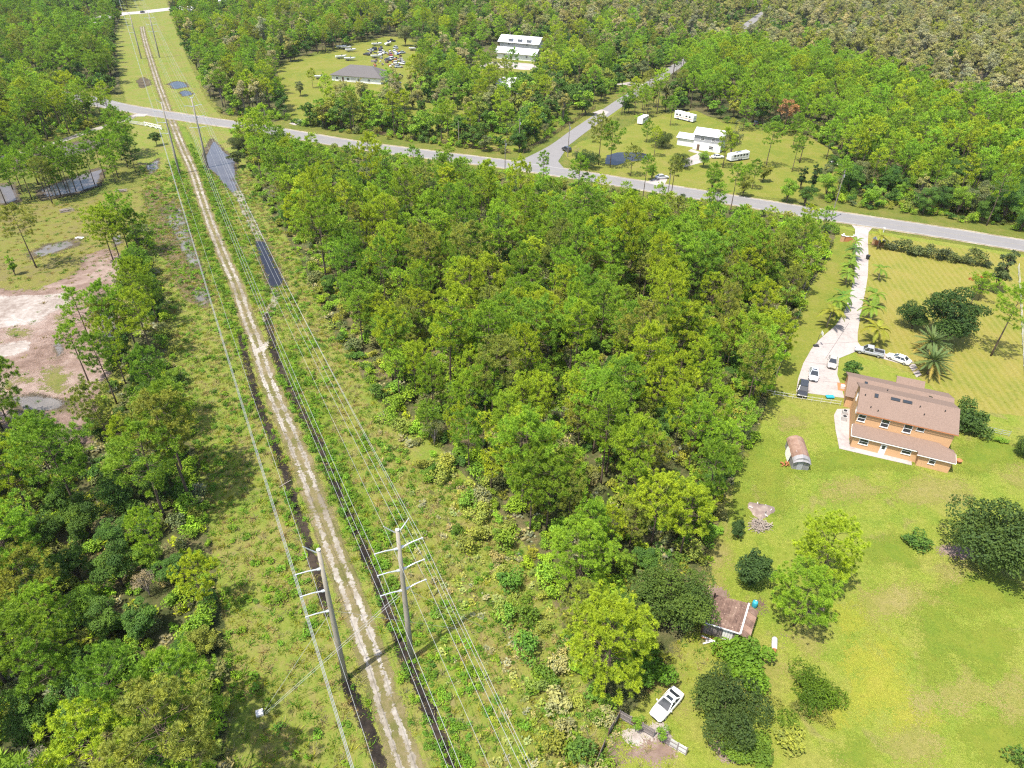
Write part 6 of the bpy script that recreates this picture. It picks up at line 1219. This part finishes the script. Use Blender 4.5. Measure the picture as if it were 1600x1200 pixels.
def where(zn, px, py):
    if zn == 'mid':
        xl = np.interp(py, corrR[:, 1], corrR[:, 0]); o = np.argsort(lawnL[:, 1]); xr = np.interp(py, lawnL[o, 1], lawnL[o, 0]); t = (px-xl)/max(1, xr-xl)
        a = 'on the corridor edge' if t < .13 else 'power line side' if t < .38 else 'midway across' if t < .62 else 'lawn side' if t < .87 else 'on the lawn edge'
        b = [(1040, 'level with the white coupe'), (955, 'level with the rusty barn'), (860, 'level with the dark cedar'), (775, 'level with the brush pile'), (690, 'level with the tin shed'), (620, 'level with the orange house'), (560, 'level with the driveway cars'), (490, 'level with the date palms'), (430, 'level with the front lawn'), (370, 'level with the gate'), (-99, 'behind, along the main road')]
        return 'central wood, '+a+', '+next(s for v, s in b if py >= v), 'trees of the central wood'
    if zn == 'left':
        a = 'on the corridor edge' if px > np.interp(py, [440, 560, 740, 980, 1200], [225, 250, 300, 345, 350])-28 else 'by the left frame edge' if px < 60 else 'inside it'
        b = [(1090, 'below the pylon feet'), (1000, 'level with the pylon feet'), (880, 'level with the pylon arms'), (780, 'well below the dirt clearing'), (690, 'just below the dirt clearing'), (-99, 'beside the dirt clearing')]
        return 'left wood, '+a+', '+next(s for v, s in b if py >= v), 'trees of the left wood'
    if zn == 'lane': return ('roadside wood, '+('left' if px < 70 else 'middle' if px < 140 else 'gate end')+', '+('front row along the lane' if py > 215 else 'behind the front row')), 'pines along the dirt lane'
    if zn == 'nw': return ('upper left wood, '+('beside the corridor' if px > 140 else 'by the frame edge' if px < 50 else 'inside')+', '+('front' if py > 100 else 'middle' if py > 50 else 'back')), 'trees of the upper left wood'
    if zn == 'pin':
        b = 'behind the white house' if px < 1200 else 'behind the dying orange tree' if px < 1300 else 'right of the bare yard' if px < 1440 else 'by the right frame edge'
        return 'pine stand, '+b+', '+('front row' if py > 285 else 'front half' if py > 215 else 'back half'), 'trees of the pine stand'
    if zn in ('cyp', 'tan'):
        b = 'left of the far street' if px < 1130 else 'just right of the far street' if px < 1240 else 'left middle part' if px < 1320 else 'middle part' if px < 1400 else 'right middle part' if px < 1470 else 'right part' if px < 1540 else 'at the right edge'
        return 'tan swamp wood, '+b+', '+('frontmost rows' if py > 165 else 'front' if py > 130 else 'middle' if py > 95 else 'back' if py > 60 else 'backmost rows'), 'trees of the swamp wood'
    b = 'beside the corridor' if px < 330 else 'left of the grey-roofed house' if px < 470 else 'behind the boat yard' if px < 690 and py < 70 else 'in front of the grey-roofed house' if px < 680 else 'round the white-roofed buildings' if px < 860 else 'along the side street' if px < 1060 else 'right of the side street'
    return 'far wood '+b+', '+('front' if py > 150 else 'middle' if py > 90 else 'back'), 'trees beyond the main road'
POOLS = {'pine': (PINES+TALLPINES, FARPINES), 'broad': (BROADS, FARBROADS), 'cyp': (CYPRESS, CYPRESS), 'grey': (GREYS, GREYS)}
LFAR = {k: [joined(p, 'far_'+k) for p in v[1]] for k, v in POOLS.items()}
for k, (nm, word, cat, cap) in SPEC.items():
    L = sorted([t for t in TREES if t[1] == k], key=lambda t: -t[0]); ind = [t for t in L[:cap] if t[0] > .0002]; rest = L[len(ind):]
    lab = {}
    for n, t in enumerate(ind):
        hw = 'tall' if t[4] > 1.0 else 'short' if t[4] < .78 else 'medium'; lab.setdefault(f'{hw} {t[7]} {word}, '+where(t[8], t[9], t[10])[0], []).append(n)
    LB = {}
    for txt, ns in lab.items():
        ns.sort(key=lambda n: ind[n][9]); w3 = {1: [''], 2: [', left one', ', right one'], 3: [', left one', ', middle one', ', right one']}.get(len(ns), ['']*len(ns))
        for n, w in zip(ns, w3): LB[n] = txt+w if len((txt+w).split()) <= 16 else txt
    for n, t in enumerate(ind):
        _, _, x, y, size, turn, v, tn, zn, px, py, z = t; near, far = POOLS[k]
        if k == 'pine': pair = (TALLPINES[v % 3] if zn == 'pin' and v % 2 else (PINES[v % 8])) if z < 300 else FARPINES[v % 4]
        else: pair = near[v % len(near)] if z < 260 else far[v % len(far)]
        w, grp = where(zn, px, py); kw = .74+.3*((v*37) % 100)/100 if k == 'pine' else 1.0; tree(nm, pair, (x, y, -.05), (size*kw, size*kw, size*(1.08 if kw < .9 else 1.0)), turn, jit(TINT[tn], .13), LB[n], cat, grp)
    pts = []
    for t in rest:
        _, _, x, y, size, turn, v, tn, zn, px, py, z = t
        pts.append((x, y, -.05, turn, size, v % len(LFAR[k]), jit(TINT[tn], .16)))
    wood({'pine': 'pine_woodland', 'broad': 'broadleaf_woodland', 'cyp': 'cypress_woodland', 'grey': 'mossy_woodland'}[k], pts, LFAR[k], label={'pine': 'mass of green pines in the far woods', 'broad': 'mass of dark leafy trees in the far woods', 'cyp': 'mass of tan cypress in the far swamp', 'grey': 'mass of grey mossy trees in the far woods'}[k])

# undergrowth in the near woods
def under(name, meshes, sp, dmax, seed, tones, smin, smax, edge, prob=1.0, label=None, extra=None):
    pts = []; r = random.Random(seed)
    for p in cand(sp, 0, dmax, seed, edge, near_road=9.0):
        if r.random() > prob: continue
        pts.append((p[0], p[1], 0, r.uniform(0, 6.28), r.uniform(smin, smax), r.randrange(len(meshes)), jit(TINT[r.choice(tones)], .2)))
    wood(name, pts, meshes, label=label)
under('undergrowth', SHRUBS, 2.5, 300, 21, ['dark green', 'mid-green', 'mid-green', 'bright green', 'olive green', 'grey-green'], .5, 1.35, -1, .8, 'green shrubs growing under the trees')
under('palmetto_undergrowth', PALMETTO, 2.3, 190, 22, ['yellow-green', 'olive green', 'pale tan'], .7, 1.4, -1, .7, 'pale saw palmetto under the pines')
# weeds and low bushes of the corridor, the clearing and the wood edges
def scatter(name, polys, meshes, sp, dmax, seed, tones, smin, smax, label, dens=lambda p, px, py: 1.0, avoid=1.0):
    pts = []; r = random.Random(seed); P = [poly_w(q) for q in polys]; g_ = grid((-300, 20, 200, 520), sp, seed); px, py, z = pxa(g_)
    g_ = g_[(z < dmax) & (z > 0) & (px > -60) & (px < 1660) & (py < 1300)]; ok = np.zeros(len(g_), bool)
    for q in P: ok |= inside(g_, q)
    g_ = g_[ok]; d = seg_dist(g_, TL); g_ = g_[(d > 1.9*avoid)]; g_ = g_[seg_dist(g_, ROADC) > 6]; g_ = g_[(seg_dist(g_, DITCH1) > .38) & (seg_dist(g_, DITCH2) > .32) & (seg_dist(g_, DITCH3) > .36)]
    for w in WET: g_ = g_[~inside(g_, w)]
    for p in g_:
        a, b, c = PX(p[0], p[1])
        if r.random() < dens(p, a, b): pts.append((p[0], p[1], 0, r.uniform(0, 6.28), r.uniform(smin, smax), r.randrange(len(meshes)), jit(r.choice(tones), .22)))
    wood(name, pts, meshes, label=label)
DITCH1, DITCH2, DITCH3 = [smooth_line(poly_w(q)) for q in ([(417, 492), (424, 530), (434, 565), (462, 625), (500, 695), (530, 770), (556, 830), (588, 905), (612, 972), (640, 1040), (672, 1115), (700, 1182), (720, 1240)], [(372, 512), (388, 575), (404, 630), (440, 722), (460, 785), (482, 850), (512, 960)], [(540, 1062), (560, 1105), (576, 1140), (592, 1188), (604, 1240)])]
WET = [poly_w(q) for q in ([(334, 220), (350, 238), (366, 250), (367, 275), (371, 296), (364, 303), (352, 290), (338, 272), (326, 262), (322, 245)], [(398, 377), (413, 377), (443, 442), (424, 453)], [(150, 480), (170, 466), (176, 480), (182, 520), (188, 545), (172, 550), (160, 520)])]
gr = lambda p: .5+.5*math.sin(p[0]*.31+1.7*math.sin(p[1]*.13))*math.sin(p[1]*.23+p[0]*.11)
BR, GN_, YL, TN_ = (.17, .3, .028), (.12, .23, .028), (.25, .27, .035), (.3, .25, .12)
SCRUB = [(640, 725), (680, 780), (735, 870), (785, 985), (830, 1090), (862, 1260), (940, 1260), (968, 1120), (900, 1060), (868, 960), (830, 880), (770, 795), (690, 715)]
scatter('corridor_weeds', [CORR], WEEDS, .95, 235, 31, [BR, GN_, YL, TN_, TN_], .6, 1.3, 'tufts of grass and weeds under the power line', lambda p, a, b: .75)
scatter('track_bushes', [[(276, 200), (300, 226), (330, 280), (362, 350), (392, 420), (410, 475), (395, 480), (360, 410), (330, 350), (300, 280), (278, 230)], [(268, 250), (280, 250), (312, 330), (360, 440), (388, 540), (372, 540), (340, 450), (300, 360)], [(436, 540), (455, 545), (520, 680), (580, 840), (560, 850), (500, 700)]], BUSHLETS, .85, 260, 40, [BR, (.13, .25, .02), (.16, .24, .03)], .6, 1.3, 'bright green weeds along the sand track', lambda p, a, b: .5)
scatter('corridor_bushes', [CORR], BUSHLETS, 1.15, 240, 32, [BR, BR, GN_], .6, 1.5, 'low bright green bushes under the power line', lambda p, a, b: .85*max(0, gr(p)-.35)+.03)
scatter('ditch_weeds', [[(430, 560), (470, 625), (520, 700), (560, 780), (640, 960), (720, 1130), (760, 1240), (700, 1240), (600, 960), (520, 770), (440, 620)]], BUSHLETS, .8, 200, 36, [GN_, BR], .7, 1.5, 'leafy weeds along the ditch', lambda p, a, b: .45)
scatter('clearing_weeds', [LEFTG], WEEDS, 1.3, 330, 33, [YL, TN_, GN_], .5, 1.2, 'grass tufts in the dirt clearing', lambda p, a, b: .4 if b < 440 else .12*gr(p))
scatter('scrub_shrubs', [SCRUB], SHRUBS, 2.3, 230, 38, [(.24, .29, .06), (.16, .27, .035), (.3, .29, .13), (.12, .22, .03)], .45, 1.45, 'scrubby shrubs between the corridor and the pines', lambda p, a, b: .7)
scatter('scrub_weeds', [SCRUB], WEEDS, .9, 230, 39, [YL, GN_, TN_], .6, 1.3, 'rough grass between the corridor and the pines', lambda p, a, b: .6)
scatter('edge_palmetto', [SCRUB, [(735, 880), (785, 985), (830, 1090), (862, 1230), (760, 1240), (700, 1080), (640, 900), (600, 760), (560, 640), (600, 640), (690, 800)]], PALMETTO, 1.1, 230, 34, [(.34, .37, .12), (.28, .33, .07), (.38, .35, .19), (.22, .3, .045), GN_], .35, .8, 'pale saw palmetto along the wood edge', lambda p, a, b: .62 if a > 690 else .3)
YARD = [(930, 1230), (935, 1150), (965, 1118), (1010, 1150), (1060, 1180), (1050, 1240)]
scatter('yard_weeds', [YARD, [(1000, 1040), (1060, 1000), (1110, 960), (1160, 1000), (1100, 1040), (1050, 1100), (1010, 1085)]], WEEDS, .8, 200, 35, [YL, GN_, TN_], .5, 1.1, 'tall weeds round the wooden fence', lambda p, a, b: .45)
scatter('lawn_tufts', [LAWN], [weed_mesh(181, 12, .13, .3, .05), weed_mesh(182, 10, .1, .25, .05)], 1.1, 175, 37, [(.16, .195, .022), (.19, .19, .045), (.12, .18, .016)], .7, 1.3, 'uneven tufts of the mown grass', lambda p, a, b: .55 if not inside(p[None], DRVP)[0] and b > 600 else 0)

# ------------------------------------------------------------------ the air: a faint even haze
hb = MB(); hb.box((0, 0, 45), (9400, 9400, 93)); hm = bpy.data.materials.new('haze_air'); hm.use_nodes = True; hn = hm.node_tree; hn.nodes.clear()
ho = hn.nodes.new('ShaderNodeOutputMaterial'); pv = hn.nodes.new('ShaderNodeVolumePrincipled'); pv.inputs['Density'].default_value = .000055; pv.inputs['Color'].default_value = (.93, .96, 1, 1); pv.inputs['Anisotropy'].default_value = .3
hn.links.new(pv.outputs[0], ho.inputs['Volume']); tag(hb.build('haze', hm), kind='stuff')
